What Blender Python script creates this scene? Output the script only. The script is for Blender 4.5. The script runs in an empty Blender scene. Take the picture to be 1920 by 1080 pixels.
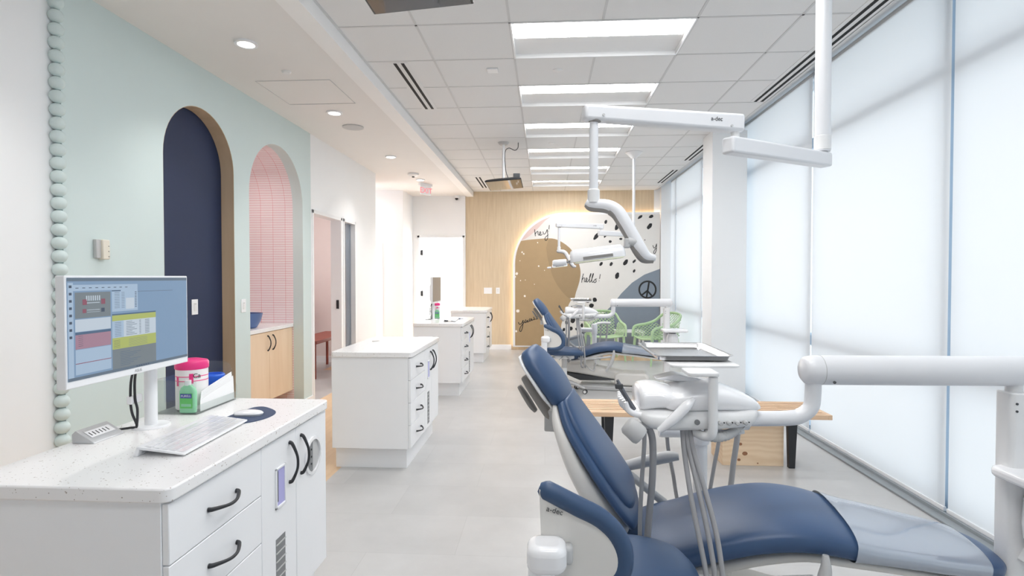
import bpy, bmesh, math, random
from mathutils import Vector, Matrix
sc = bpy.context.scene
COL = sc.collection
random.seed(4)
PI = math.pi

# ---------------------------------------------------------------- camera
H = 1.42; FPX = 1030.0
PITCH = math.atan(20/FPX); YAW = math.atan(62/FPX*math.cos(PITCH))
cd = bpy.data.cameras.new('camera'); cam = bpy.data.objects.new('camera', cd); COL.objects.link(cam)
cam.location = (0, 0, H); cam.rotation_euler = (PI/2-PITCH, 0, YAW)
cd.sensor_width = 36; cd.lens = FPX/1920*36; cd.clip_start = .05; cd.clip_end = 200
sc.camera = cam
# ---------------------------------------------------------------- world and exposure
w = bpy.data.worlds.new('daylight'); sc.world = w; w.use_nodes = True
bg = w.node_tree.nodes['Background']
bg.inputs[0].default_value = (.965, .98, 1.0, 1); bg.inputs[1].default_value = 2.45
sc.view_settings.view_transform = 'Standard'; sc.view_settings.look = 'None'
sc.view_settings.exposure = 0.24; sc.view_settings.gamma = 1; sc.view_settings.use_curve_mapping = False
try:
    sc.cycles.max_bounces = 14; sc.cycles.diffuse_bounces = 7; sc.cycles.transparent_max_bounces = 16
    sc.cycles.sample_clamp_indirect = 6; sc.cycles.caustics_reflective = False; sc.cycles.caustics_refractive = False
except Exception: pass
TROFFER = 15.0      # emission of the ceiling lenses
SPOT = 30.0        # watts of each soffit downlight

# ---------------------------------------------------------------- materials
def lin(c):
    return tuple((v/255/12.92 if v/255 <= .04045 else ((v/255+.055)/1.055)**2.4) for v in c)
def mat(name, rgb, rough=.5, metal=0, emit=0, coat=0, noise=0, nscale=8, spec=None, trans=0, ecol=None):
    m = bpy.data.materials.new(name); m.use_nodes = True
    nt = m.node_tree; b = nt.nodes['Principled BSDF']; c = lin(rgb)+(1,)
    b.inputs['Base Color'].default_value = c; b.inputs['Roughness'].default_value = rough
    b.inputs['Metallic'].default_value = metal; b.inputs['Coat Weight'].default_value = coat
    if spec is not None: b.inputs['Specular IOR Level'].default_value = spec
    if emit:
        b.inputs['Emission Color'].default_value = (lin(ecol)+(1,)) if ecol else c
        b.inputs['Emission Strength'].default_value = emit
    if noise:
        n = nt.nodes.new('ShaderNodeTexNoise'); n.inputs['Scale'].default_value = nscale; n.inputs['Detail'].default_value = 4
        tc = nt.nodes.new('ShaderNodeTexCoord'); nt.links.new(tc.outputs['Object'], n.inputs['Vector'])
        r = nt.nodes.new('ShaderNodeValToRGB')
        r.color_ramp.elements[0].position = .3; r.color_ramp.elements[1].position = .7
        r.color_ramp.elements[0].color = tuple(v*(1-noise) for v in c[:3])+(1,)
        r.color_ramp.elements[1].color = tuple(min(1, v*(1+noise)) for v in c[:3])+(1,)
        nt.links.new(n.outputs['Fac'], r.inputs[0]); nt.links.new(r.outputs[0], b.inputs['Base Color'])
    return m
def nodes(m): return m.node_tree.nodes, m.node_tree.links, m.node_tree.nodes['Principled BSDF']

M = {}
M['white_wall'] = mat('white wall paint', (239, 240, 241), .6, noise=.008, nscale=3)
M['soffit'] = mat('soffit paint', (230, 228, 226), .7, noise=.008, nscale=3)
M['mint'] = mat('mint wall paint', (206, 220, 219), .6, noise=.01, nscale=3)
M['beam'] = mat('beam paint', (240, 239, 238), .7, noise=.008, nscale=3)
M['navy_wall'] = mat('navy wall paint', (30, 44, 76), .55, noise=.04, nscale=3)
M['tile'] = mat('ceiling tile', (224, 224, 224), .9, noise=.012, nscale=140)
M['tbar'] = mat('ceiling grid', (203, 203, 203), .6)
M['white'] = mat('white lacquer', (238, 239, 241), .3, noise=.004)
M['offwhite'] = mat('offwhite plastic', (228, 228, 228), .35, noise=.006)
M['shell'] = mat('chair shell plastic', (222, 219, 214), .4, noise=.008)
M['gloss'] = mat('gloss white plastic', (238, 238, 240), .15, noise=.003, coat=.3)
M['arm'] = mat('arm enamel', (225, 226, 229), .28, noise=.004)
M['grey'] = mat('grey hose rubber', (158, 158, 160), .5, noise=.02)
M['midgrey'] = mat('mid grey plastic', (140, 137, 134), .5, noise=.02)
M['lightgrey'] = mat('light grey plastic', (190, 190, 190), .45, noise=.01)
M['darkgrey'] = mat('dark grey plastic', (70, 72, 75), .5, noise=.03)
M['black'] = mat('black metal', (38, 40, 44), .45, noise=.05)
M['screenback'] = mat('black tv case', (26, 28, 32), .4, noise=.05)
M['tvglass'] = mat('dark glossy glass', (58, 60, 64), .06, coat=.6, noise=.01)
M['vinyl'] = mat('blue vinyl', (54, 80, 116), .42, noise=.03, nscale=5)
M['vinyl_dark'] = mat('blue stool vinyl', (52, 77, 110), .45, noise=.04, nscale=5)
M['chrome'] = mat('chrome', (190, 190, 192), .15, metal=1, noise=.01)
M['darkchrome'] = mat('dark chrome', (120, 122, 128), .2, metal=1, noise=.02)
M['steel'] = mat('stainless tray steel', (215, 215, 216), .18, metal=1, noise=.01)
M['alu'] = mat('brushed aluminium', (150, 156, 162), .35, metal=.6, noise=.03, nscale=30)
M['silver'] = mat('silver plastic', (196, 198, 200), .3, metal=.3, noise=.01)
M['green'] = mat('green plastic', (180, 206, 164), .4, noise=.02)
M['reddish'] = mat('terracotta wood', (140, 70, 58), .5, noise=.06)
M['pinkwall'] = mat('pinkish wall paint', (226, 214, 212), .7, noise=.008)
M['bowl'] = mat('blue ceramic', (84, 110, 158), .35, noise=.02)
M['navy_pad'] = mat('navy leatherette', (58, 74, 104), .55, noise=.03)
M['pink'] = mat('pink plastic', (235, 50, 130), .35, noise=.02)
M['bluetub'] = mat('blue plastic', (30, 95, 205), .35, noise=.02)
M['label_white'] = mat('label white', (242, 238, 238), .5, noise=.01)
M['gel'] = mat('green sanitizer gel', (150, 222, 176), .15, noise=.03)
M['labelgreen'] = mat('green label', (90, 210, 90), .4, noise=.02)
M['blueink'] = mat('blue ink', (40, 60, 170), .5)
M['ink'] = mat('black ink', (36, 36, 38), .7, noise=.02)
M['paper'] = mat('paper', (244, 244, 244), .7, noise=.01)
M['violet'] = mat('violet glove box card', (176, 174, 222), .6, noise=.02)
M['tan_paint'] = mat('tan mural paint', (172, 146, 110), .7, noise=.02)
M['tan_dark'] = mat('darker tan mural paint', (158, 134, 101), .7, noise=.02)
M['mural_white'] = mat('mural off white', (224, 221, 217), .7, noise=.01)
M['mural_pink'] = mat('mural pink', (214, 190, 184), .7, noise=.01)
M['mural_blue'] = mat('mural grey blue', (128, 138, 150), .7, noise=.02)
M['mural_dot'] = mat('mural cream dots', (246, 238, 228), .7)
M['knobgrey'] = mat('gauge face', (120, 122, 124), .4)
M['frame_skytint'] = mat('window frame tinted as sky light', (168, 192, 214), .4, noise=.02)  # blue tint stands in for daylight showing between the shades
M['curb'] = mat('window base metal', (146, 152, 156), .4, noise=.03)
M['redlight'] = mat('red sign letters', (235, 120, 130), .4, emit=.5)
M['black_tile'] = mat('diffuser slot black', (18, 18, 20), .8, noise=.05)
M['lens'] = mat('light lens', (255, 255, 255), .4, emit=TROFFER)
M['led'] = mat('warm led strip', (255, 226, 190), .4, emit=9, ecol=(255, 228, 196))
M['downlens'] = mat('downlight lens', (255, 255, 255), .4, emit=8)
M['lamp_lens'] = mat('lamp lens', (222, 224, 200), .1, noise=.01)
M['outdoor'] = mat('bright room wall', (250, 250, 250), .8)

def wood(name, a, b, scale, along='X', rough=.45, stretch=12):
    m = mat(name, a, rough); N, L, P = nodes(m)
    tc = N.new('ShaderNodeTexCoord'); mp = N.new('ShaderNodeMapping'); L.new(tc.outputs['Object'], mp.inputs[0])
    s = [stretch]*3; s['XYZ'.index(along)] = 1
    mp.inputs['Scale'].default_value = [v*scale for v in s]
    n = N.new('ShaderNodeTexNoise'); n.inputs['Scale'].default_value = 1; n.inputs['Detail'].default_value = 6
    L.new(mp.outputs[0], n.inputs['Vector'])
    r = N.new('ShaderNodeValToRGB'); r.color_ramp.elements[0].position = .3; r.color_ramp.elements[1].position = .7
    r.color_ramp.elements[0].color = lin(a)+(1,); r.color_ramp.elements[1].color = lin(b)+(1,)
    L.new(n.outputs['Fac'], r.inputs[0]); L.new(r.outputs[0], P.inputs['Base Color'])
    return m
M['wood_wall'] = wood('light oak wall panelling', (204, 184, 154), (216, 198, 170), 2.2, 'Z', .55, 14)
M['arch_wood'] = wood('arch tan lining', (196, 172, 142), (208, 186, 158), 1.5, 'Z', .6, 8)
M['maple'] = wood('maple veneer', (226, 198, 166), (236, 212, 184), 1.2, 'Z', .45, 8)
M['bench_wood'] = wood('bench slats', (212, 174, 140), (228, 196, 164), 2, 'X', .5, 10)
M['oakfloor'] = wood('oak plank floor', (206, 174, 138), (222, 194, 160), 1.5, 'Y', .4, 8)

# plywood with swirling grain and knots
m = mat('knotty pine plywood', (232, 206, 172), .55); N, L, P = nodes(m)
tc = N.new('ShaderNodeTexCoord'); mp = N.new('ShaderNodeMapping'); mp.inputs['Scale'].default_value = (3, 3, 7)
L.new(tc.outputs['Object'], mp.inputs[0])
wv = N.new('ShaderNodeTexWave'); wv.wave_type = 'RINGS'; wv.inputs['Scale'].default_value = 1.3; wv.inputs['Distortion'].default_value = 7
wv.inputs['Detail'].default_value = 2; wv.inputs['Detail Scale'].default_value = .9
L.new(mp.outputs[0], wv.inputs['Vector'])
r = N.new('ShaderNodeValToRGB'); r.color_ramp.elements[0].color = lin((236, 211, 180))+(1,); r.color_ramp.elements[1].color = lin((228, 200, 166))+(1,)
L.new(wv.outputs['Fac'], r.inputs[0]); L.new(r.outputs[0], P.inputs['Base Color']); M['ply'] = m
M['knot'] = mat('pine knots', (150, 104, 74), .6, noise=.1, nscale=60)

# luxury vinyl concrete-look floor tiles
m = mat('grey stone look floor', (205, 204, 202), .3); N, L, P = nodes(m)
tc = N.new('ShaderNodeTexCoord')
br = N.new('ShaderNodeTexBrick'); br.inputs['Scale'].default_value = 1; br.inputs['Brick Width'].default_value = .92; br.inputs['Row Height'].default_value = .46
br.inputs['Mortar Size'].default_value = .0015; br.inputs['Mortar Smooth'].default_value = .5
br.inputs['Color1'].default_value = lin((186, 185, 184))+(1,); br.inputs['Color2'].default_value = lin((194, 193, 192))+(1,); br.inputs['Mortar'].default_value = lin((176, 175, 174))+(1,)
L.new(tc.outputs['Object'], br.inputs['Vector'])
n1 = N.new('ShaderNodeTexNoise'); n1.inputs['Scale'].default_value = 2.5; n1.inputs['Detail'].default_value = 8; n1.inputs['Roughness'].default_value = .65
L.new(tc.outputs['Object'], n1.inputs['Vector'])
r = N.new('ShaderNodeValToRGB'); r.color_ramp.elements[0].position = .3; r.color_ramp.elements[1].position = .7
r.color_ramp.elements[0].color = (.90, .90, .90, 1); r.color_ramp.elements[1].color = (1.03, 1.03, 1.03, 1)
L.new(n1.outputs['Fac'], r.inputs[0])
mx = N.new('ShaderNodeMixRGB'); mx.blend_type = 'MULTIPLY'; mx.inputs[0].default_value = 1
L.new(br.outputs['Color'], mx.inputs[1]); L.new(r.outputs[0], mx.inputs[2]); L.new(mx.outputs[0], P.inputs['Base Color'])
M['floor'] = m

# speckled quartz
m = mat('speckled quartz', (238, 235, 232), .22); N, L, P = nodes(m)
tc = N.new('ShaderNodeTexCoord'); v = N.new('ShaderNodeTexVoronoi'); v.inputs['Scale'].default_value = 95
L.new(tc.outputs['Object'], v.inputs['Vector'])
n1 = N.new('ShaderNodeTexNoise'); n1.inputs['Scale'].default_value = 60; L.new(tc.outputs['Object'], n1.inputs['Vector'])
mt = N.new('ShaderNodeMath'); mt.operation = 'MULTIPLY_ADD'; mt.inputs[1].default_value = -.7; L.new(n1.outputs['Fac'], mt.inputs[0]); L.new(v.outputs['Distance'], mt.inputs[2])
r = N.new('ShaderNodeValToRGB'); r.color_ramp.elements[0].position = -0.0; r.color_ramp.elements[1].position = .03
r.color_ramp.elements[0].color = lin((176, 168, 160))+(1,); r.color_ramp.elements[1].color = lin((238, 237, 237))+(1,)
ad = N.new('ShaderNodeMath'); ad.operation = 'ADD'; ad.inputs[1].default_value = .24; L.new(mt.outputs[0], ad.inputs[0]); L.new(ad.outputs[0], r.inputs[0])
L.new(r.outputs[0], P.inputs['Base Color']); M['quartz'] = m

# pink niche tiles, grout lines from uv
m = mat('pink stacked tile', (236, 206, 208), .18); N, L, P = nodes(m)
tc = N.new('ShaderNodeTexCoord'); br = N.new('ShaderNodeTexBrick'); br.offset = 0; br.squash = 1
br.inputs['Scale'].default_value = 1; br.inputs['Brick Width'].default_value = .135; br.inputs['Row Height'].default_value = .0262
br.inputs['Mortar Size'].default_value = .0012; br.inputs['Mortar Smooth'].default_value = .2; br.inputs['Bias'].default_value = 0
br.inputs['Color1'].default_value = lin((243, 232, 233))+(1,); br.inputs['Color2'].default_value = lin((240, 227, 229))+(1,); br.inputs['Mortar'].default_value = lin((214, 98, 106))+(1,)
L.new(tc.outputs['UV'], br.inputs['Vector']); L.new(br.outputs['Color'], P.inputs['Base Color']); M['pinktile'] = m

# translucent roller shade
m = bpy.data.materials.new('roller shade fabric'); m.use_nodes = True; N = m.node_tree.nodes; L = m.node_tree.links
N.remove(N['Principled BSDF']); out = N['Material Output']
d = N.new('ShaderNodeBsdfDiffuse'); t = N.new('ShaderNodeBsdfTranslucent'); mix = N.new('ShaderNodeMixShader'); mix.inputs[0].default_value = .42
d.inputs[0].default_value = lin((238, 238, 238))+(1,); t.inputs[0].default_value = lin((246, 243, 239))+(1,)
L.new(d.outputs[0], mix.inputs[1]); L.new(t.outputs[0], mix.inputs[2]); L.new(mix.outputs[0], out.inputs[0]); M['shade'] = m

def clear(name, tint, refl=.12, haze=0.0, hazec=(230, 235, 240), rough=.02, fres=.6):
    m = bpy.data.materials.new(name); m.use_nodes = True; N = m.node_tree.nodes; L = m.node_tree.links
    N.remove(N['Principled BSDF']); out = N['Material Output']
    t = N.new('ShaderNodeBsdfTransparent'); t.inputs[0].default_value = lin(tint)+(1,)
    g = N.new('ShaderNodeBsdfGlossy'); g.inputs['Roughness'].default_value = rough
    lw = N.new('ShaderNodeLayerWeight'); lw.inputs[0].default_value = .3
    mm = N.new('ShaderNodeMath'); mm.operation = 'MULTIPLY_ADD'; mm.inputs[1].default_value = fres; mm.inputs[2].default_value = refl
    L.new(lw.outputs['Fresnel'], mm.inputs[0])
    last = t
    if haze:
        d = N.new('ShaderNodeBsdfDiffuse'); d.inputs[0].default_value = lin(hazec)+(1,); mh = N.new('ShaderNodeMixShader'); mh.inputs[0].default_value = haze
        L.new(t.outputs[0], mh.inputs[1]); L.new(d.outputs[0], mh.inputs[2]); last = mh
    mx = N.new('ShaderNodeMixShader'); L.new(mm.outputs[0], mx.inputs[0]); L.new(last.outputs[0], mx.inputs[1]); L.new(g.outputs[0], mx.inputs[2])
    L.new(mx.outputs[0], out.inputs[0]); return m
M['glass'] = clear('window glass', (238, 246, 252), .03)
M['acrylic'] = clear('clear acrylic', (250, 252, 251), .0, .035, fres=.25)
M['cover'] = clear('clear vinyl foot cover', (235, 240, 246), .24, .46, (214, 226, 244), .05)
_N, _L = M['cover'].node_tree.nodes, M['cover'].node_tree.links
_n = _N.new('ShaderNodeTexNoise'); _n.inputs['Scale'].default_value = 7; _tc = _N.new('ShaderNodeTexCoord'); _L.new(_tc.outputs['Object'], _n.inputs['Vector'])
_b = _N.new('ShaderNodeBump'); _b.inputs['Strength'].default_value = .06; _b.inputs['Distance'].default_value = .03; _L.new(_n.outputs['Fac'], _b.inputs['Height'])
_L.new(_b.outputs['Normal'], [x for x in _N if x.type == 'BSDF_GLOSSY'][0].inputs['Normal'])

# ---------------------------------------------------------------- mesh helpers
WM = {}
def finish(bm, name, m, parent=None, bevel=0, seg=2, world=True, angle=38, smooth=True):
    bmesh.ops.recalc_face_normals(bm, faces=bm.faces)
    me = bpy.data.meshes.new(name)
    if smooth:
        for f in bm.faces: f.smooth = True
        for e in bm.edges:
            if len(e.link_faces) == 2 and e.calc_face_angle(0) > math.radians(angle): e.smooth = False
    bm.to_mesh(me); bm.free()
    for x in (m if isinstance(m, (list, tuple)) else [m]): me.materials.append(M[x] if isinstance(x, str) else x)
    o = bpy.data.objects.new(name, me); COL.objects.link(o)
    if parent is not None:
        o.parent = parent
        if world: me.transform(WM[parent].inverted())
        WM[o] = WM[parent].copy()
    else: WM[o] = Matrix()
    if bevel:
        b = o.modifiers.new('bevel', 'BEVEL'); b.width = bevel; b.segments = seg; b.limit_method = 'ANGLE'; b.angle_limit = math.radians(40)
        b.harden_normals = False
    return o
def thing(name, label, cat, loc=(0, 0, 0), rz=0, group=None):
    o = bpy.data.objects.new(name, None); COL.objects.link(o); o.location = loc; o.rotation_euler = (0, 0, rz)
    o.empty_display_size = .1
    WM[o] = Matrix.Translation(loc) @ Matrix.Rotation(rz, 4, 'Z')
    return tag(o, label, cat, group)
def tag(o, label, cat, group=None, kind=None):
    o['label'] = label; o['category'] = cat
    if group: o['group'] = group
    if kind: o['kind'] = kind
    return o
def recenter(o, c=None):
    """put the origin of a single-mesh thing at its base"""
    vs = [v.co.copy() for v in o.data.vertices]
    if c is None:
        c = Vector((sum(v.x for v in vs)/len(vs), sum(v.y for v in vs)/len(vs), min(v.z for v in vs)))
    o.data.transform(Matrix.Translation(-Vector(c))); o.location = c; WM[o] = Matrix.Translation(c); return o
def dup(root, offset, label, rz=None, group=None):
    c = root.copy(); COL.objects.link(c); c.location = Vector(root.location)+Vector(offset)
    if rz is not None: c.rotation_euler = (0, 0, rz)
    c['label'] = label
    if group: c['group'] = group
    for ch in [x for x in ALL() if x.parent == root]:
        k = ch.copy(); COL.objects.link(k); k.parent = c
        for g in [x for x in ALL() if x.parent == ch]:
            q = g.copy(); COL.objects.link(q); q.parent = k
    return c
def ALL(): return list(COL.objects)
def S(name, bm, m, bevel=0, **k):
    o = finish(bm, name, m, bevel=bevel, **k); o['kind'] = 'structure'; return o
def B(): return bmesh.new()
def box(bm, x0, x1, y0, y1, z0, z1, mi=0):
    v = [bm.verts.new((x, y, z)) for x in (x0, x1) for y in (y0, y1) for z in (z0, z1)]
    for q in ((0, 1, 3, 2), (4, 6, 7, 5), (0, 4, 5, 1), (2, 3, 7, 6), (0, 2, 6, 4), (1, 5, 7, 3)):
        f = bm.faces.new([v[i] for i in q]); f.material_index = mi
    return bm
def boxes(*a):
    bm = B()
    for q in a: box(bm, *q)
    return bm
def prism(bm, pts, axis, a, b, mi=0):
    """pts: 2d outline; axis: the extrusion axis; for X pts=(y,z), Y pts=(x,z), Z pts=(x,y)"""
    def P(p, t):
        return {'X': (t, p[0], p[1]), 'Y': (p[0], t, p[1]), 'Z': (p[0], p[1], t)}[axis]
    A = [bm.verts.new(P(p, a)) for p in pts]; C = [bm.verts.new(P(p, b)) for p in pts]
    f = bm.faces.new(A); f.material_index = mi; f = bm.faces.new(C[::-1]); f.material_index = mi
    n = len(pts)
    for i in range(n):
        f = bm.faces.new((A[i], C[i], C[(i+1) % n], A[(i+1) % n])); f.material_index = mi
    return bm
def cr(pts, n=6):
    """catmull-rom resampling"""
    P = [Vector(p) for p in pts]; P = [P[0]*2-P[1]]+P+[P[-1]*2-P[-2]]; out = []
    for i in range(1, len(P)-2):
        for k in range(n):
            t = k/n; a, b, c, d = P[i-1:i+3]
            out.append(.5*((2*b)+(c-a)*t+(2*a-5*b+4*c-d)*t*t+(3*b-a-3*c+d)*t**3))
    out.append(P[-2]); return out
def tube(bm, pts, r, seg=12, smooth=0, r2=None, up=None, mi=0, cap=True):
    if smooth: pts = cr(pts, smooth)
    P = [Vector(p) for p in pts]; n = len(P)
    rr = r if isinstance(r, (list, tuple)) else [r]*n
    if len(rr) != n:
        rr = [rr[0]+(rr[-1]-rr[0])*0 if len(rr) == 1 else rr[min(int(i*(len(rr)-1)/(n-1)), len(rr)-2)]*(1-(i*(len(rr)-1)/(n-1)-min(int(i*(len(rr)-1)/(n-1)), len(rr)-2)))+rr[min(int(i*(len(rr)-1)/(n-1)), len(rr)-2)+1]*(i*(len(rr)-1)/(n-1)-min(int(i*(len(rr)-1)/(n-1)), len(rr)-2)) for i in range(n)]
    T = [(P[min(i+1, n-1)]-P[max(i-1, 0)]).normalized() for i in range(n)]
    u = Vector(up) if up else (Vector((0, 0, 1)) if abs(T[0].z) < .9 else Vector((1, 0, 0)))
    rings = []
    for i in range(n):
        a = u-T[i]*u.dot(T[i])
        if a.length < 1e-5: a = Vector((1, 0, 0))
        a.normalize(); b = T[i].cross(a); u = a if not up else Vector(up)
        q = rr[i]; s = (r2/ (r if not isinstance(r, (list, tuple)) else r[0])) if r2 else 1
        rings.append([bm.verts.new(P[i]+a*q*math.cos(2*PI*k/seg)+b*q*s*math.sin(2*PI*k/seg)) for k in range(seg)])
    skin(bm, rings, cap, mi); return bm
def skin(bm, rings, cap=True, mi=0, closed=False):
    seg = len(rings[0])
    pairs = list(zip(rings, rings[1:]))
    if closed: pairs.append((rings[-1], rings[0]))
    for A, C in pairs:
        for k in range(seg):
            f = bm.faces.new((A[k], A[(k+1) % seg], C[(k+1) % seg], C[k])); f.material_index = mi
    if cap and not closed:
        for R in (rings[0], rings[-1]):
            try: f = bm.faces.new(R); f.material_index = mi
            except Exception: pass
def lathe(bm, prof, c=(0, 0, 0), seg=24, axis=(0, 0, 1), mi=0):
    """prof: (r, h) pairs along the axis"""
    ax = Vector(axis).normalized(); a = Vector((1, 0, 0)) if abs(ax.x) < .9 else Vector((0, 1, 0))
    a = (a-ax*a.dot(ax)).normalized(); b = ax.cross(a); c = Vector(c)
    rings = [[bm.verts.new(c+ax*h+(a*math.cos(2*PI*k/seg)+b*math.sin(2*PI*k/seg))*max(r, 1e-4)) for k in range(seg)] for r, h in prof]
    cl = len(prof) > 3 and abs(prof[0][0]-prof[-1][0])+abs(prof[0][1]-prof[-1][1]) < 1e-9
    if cl: rings = rings[:-1]
    skin(bm, rings, not cl, mi, closed=cl); return bm
def cyl(bm, c, r, h, seg=24, axis=(0, 0, 1), mi=0): return lathe(bm, [(r, 0), (r, h)], c, seg, axis, mi)
def rbox(bm, x0, x1, y0, y1, z0, z1, r, n=5, mi=0):
    """box with rounded vertical corners"""
    pts = []
    for cx, cy, a0 in ((x1-r, y1-r, 0), (x0+r, y1-r, 90), (x0+r, y0+r, 180), (x1-r, y0+r, 270)):
        for k in range(n+1):
            a = math.radians(a0+90*k/n); pts.append((cx+r*math.cos(a), cy+r*math.sin(a)))
    return prism(bm, pts, 'Z', z0, z1, mi)
def se(x, p): return math.copysign(abs(x)**p, x)
def loft(bm, st, seg=28, p=.6, crown=0, v0=0, mi=0, smooth=5, ends=True):
    """st: (u, z, halfwidth, thickness[, v]) stations of a cushion lying along local x"""
    S4 = [tuple(s)+((v0,) if len(s) == 4 else ()) for s in st]
    A = cr([(s[0], s[1], 0) for s in S4], smooth); C = cr([(s[2], s[3], s[4]) for s in S4], smooth); n = len(A); rings = []
    for i in range(n):
        t = (A[min(i+1, n-1)]-A[max(i-1, 0)]).normalized(); nx, nz = -t.y, t.x
        R = []
        for k in range(seg):
            th = 2*PI*k/seg; vv = se(math.cos(th), p); nn = se(math.sin(th), p)
            off = C[i][1]/2*nn
            if nn > 0: off += crown*(1-vv*vv)
            R.append(bm.verts.new((A[i].x+nx*off, C[i][2]+C[i][0]*vv, A[i].y+nz*off)))
        rings.append(R)
    # rounded ends
    def endring(R, k, d):
        c = sum((v.co for v in R), Vector())/len(R); return [bm.verts.new(c+(v.co-c)*k+d) for v in R]
    d0 = (Vector((A[0].x, 0, A[0].y))-Vector((A[1].x, 0, A[1].y))).normalized(); d1 = (Vector((A[-1].x, 0, A[-1].y))-Vector((A[-2].x, 0, A[-2].y))).normalized()
    th = C[0][1]/2; te = C[-1][1]/2
    pre = [endring(rings[0], .55, d0*th*.6), endring(rings[0], .85, d0*th*.4)]
    post = [endring(rings[-1], .85, d1*te*.4), endring(rings[-1], .55, d1*te*.6)]
    if not ends:
        for v in [v for q in pre for v in q]: bm.verts.remove(v)
        skin(bm, rings+post, False, mi); return bm
    skin(bm, pre+rings+post, True, mi); return bm
def text(s, size, mtx, m, name, parent=None, depth=.0006, align='CENTER'):
    cu = bpy.data.curves.new('t', 'FONT'); cu.body = s; cu.size = size; cu.extrude = depth; cu.align_x = align; cu.align_y = 'CENTER'
    o = bpy.data.objects.new('t', cu); COL.objects.link(o)
    dg = bpy.context.evaluated_depsgraph_get(); me = bpy.data.meshes.new_from_object(o.evaluated_get(dg))
    bpy.data.objects.remove(o); me.transform(mtx)
    if parent is not None: me.transform(WM[parent].inverted())
    me.materials.clear(); me.materials.append(M[m]); q = bpy.data.objects.new(name, me); COL.objects.link(q)
    if parent is not None: q.parent = parent
    return q
def basis(o, x, y):
    x = Vector(x).normalized(); y = Vector(y).normalized(); z = x.cross(y)
    return Matrix(((x.x, y.x, z.x, o[0]), (x.y, y.y, z.y, o[1]), (x.z, y.z, z.z, o[2]), (0, 0, 0, 1)))
# a surveyed wall coordinate (x, z) on the plane Y from the photograph's measurements
_f = Vector((-math.sin(YAW)*math.cos(PITCH), math.cos(YAW)*math.cos(PITCH), -math.sin(PITCH))); _r = Vector((math.cos(YAW), math.sin(YAW), 0)); _u = _r.cross(_f)
def on_wall(px, py, Y):
    d = _f+_r*((px-960)/FPX)+_u*((540-py)/FPX); t = Y/d.y; return (t*d.x, H+t*d.z)

ZC = 3.10; ZS = 3.0; XL = -2.6; YW = 10.75; XB = 2.38
Y0 = -2.4
# ================================================================= the room
S('floor', boxes((-1.52, 2.6, Y0, 12, -.08, 0)), 'floor')
S('floor_wood', boxes((-3.4, -1.52, Y0, 12, -.08, 0)), 'oakfloor')
S('floor_waiting', boxes((.95, 2.28, 9.45, 10.7, 0, .003)), 'oakfloor')
S('floor_side_room', boxes((-5.4, -3.4, 5.3, 9.0, -.08, 0), (-3.4, -2.62, 6.03, 8.2, 0, .002)), 'floor')

# ceiling tiles with cut-outs for the light fittings
LY = [3.65+1.19*k for k in range(-3, 6)]     # near edge of each fitting
gx = [-1.406, -.86, -.235, .985, 1.645, 2.12]
bm = B()
ys = [Y0]+[3.65+.595*k for k in range(-9, 12)]+[YW]
ys = sorted(set(round(y, 4) for y in ys if Y0 <= y <= YW))
for i in range(len(ys)-1):
    for j in range(5):
        if j == 2 and any(abs(ys[i]-y) < .01 for y in LY): continue
        box(bm, gx[j], gx[j+1], ys[i], ys[i+1], ZC, ZC+.02)
S('ceiling', bm, 'tile', smooth=False)
bm = B()
for y in ys[1:-1]: box(bm, gx[0], gx[-1], y-.008, y+.008, ZC-.0025, ZC)
for x in gx[1:-1]: box(bm, x-.008, x+.008, Y0, YW, ZC-.0025, ZC)
for i in range(len(ys)-1):
    if not any(abs(ys[i]-y) < .01 for y in LY): box(bm, .367, .383, ys[i], ys[i+1], ZC-.0025, ZC)
box(bm, gx[0], gx[0]+.02, Y0, YW, ZC-.003, ZC); box(bm, 2.1, 2.12, Y0, YW, ZC-.003, ZC)
S('trim_1', bm, 'tbar', smooth=False)
S('ceiling_upper', boxes((-1.6, 2.7, Y0, YW+.2, ZC+.2, ZC+.26)), 'tile')
# blind pocket beside the windows
S('ceiling_pocket', boxes((2.12, 2.14, Y0, YW, ZC, ZC+.2), (2.12, 2.5, Y0, YW, ZC+.18, ZC+.2)), 'tbar', smooth=False)
# lower plaster ceiling along the left
bm = boxes((-2.72, -1.54, Y0, 10.74, ZS+.012, ZS+.1), (-5.4, -2.72, 5.3, 10.7, ZS+.012, ZS+.1))
S('ceiling_soffit', bm, 'soffit')
S('trim_2', boxes((-1.54, -1.406, Y0, YW, ZS, ZC+.1)), 'beam')

# left wall
S('wall_left_near', boxes((-2.75, -2.635, Y0, 2.83, 0, ZS+.012)), 'white_wall')
def arch(y0, y1, apex, n=24):
    r = (y1-y0)/2; c = (y0+y1)/2; zs = apex-r
    return [(c-r*math.cos(PI*k/n), zs+r*math.sin(PI*k/n)) for k in range(n+1)]
A1 = arch(3.61, 4.464, 2.70); A2 = arch(4.70, 5.77, 2.705)
out = [(2.823, 0), (3.61, 0)]+A1+[(4.464, 0), (4.70, 0)]+A2+[(5.77, 0), (5.975, 0), (5.975, ZS+.012), (2.823, ZS+.012)]
S('wall_left', prism(B(), out, 'X', XL-.11, XL), 'mint')
# tan lining of the passage arch
bm = B()
pr = [(3.61, 0)]+A1+[(4.464, 0)]
rings = [[bm.verts.new((XL-.11, y, z)), bm.verts.new((XL-.001, y, z)), bm.verts.new((XL-.001, y-(y-4.037)*.006, z-.003 if z > .1 else z)), bm.verts.new((XL-.11, y-(y-4.037)*.006, z-.003 if z > .1 else z))] for y, z in pr]
skin(bm, rings); S('trim_3', bm, 'arch_wood')
S('wall_left_navy', boxes((-2.78, -2.712, 3.3, 4.66, 0, 2.95)), 'navy_wall')
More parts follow.
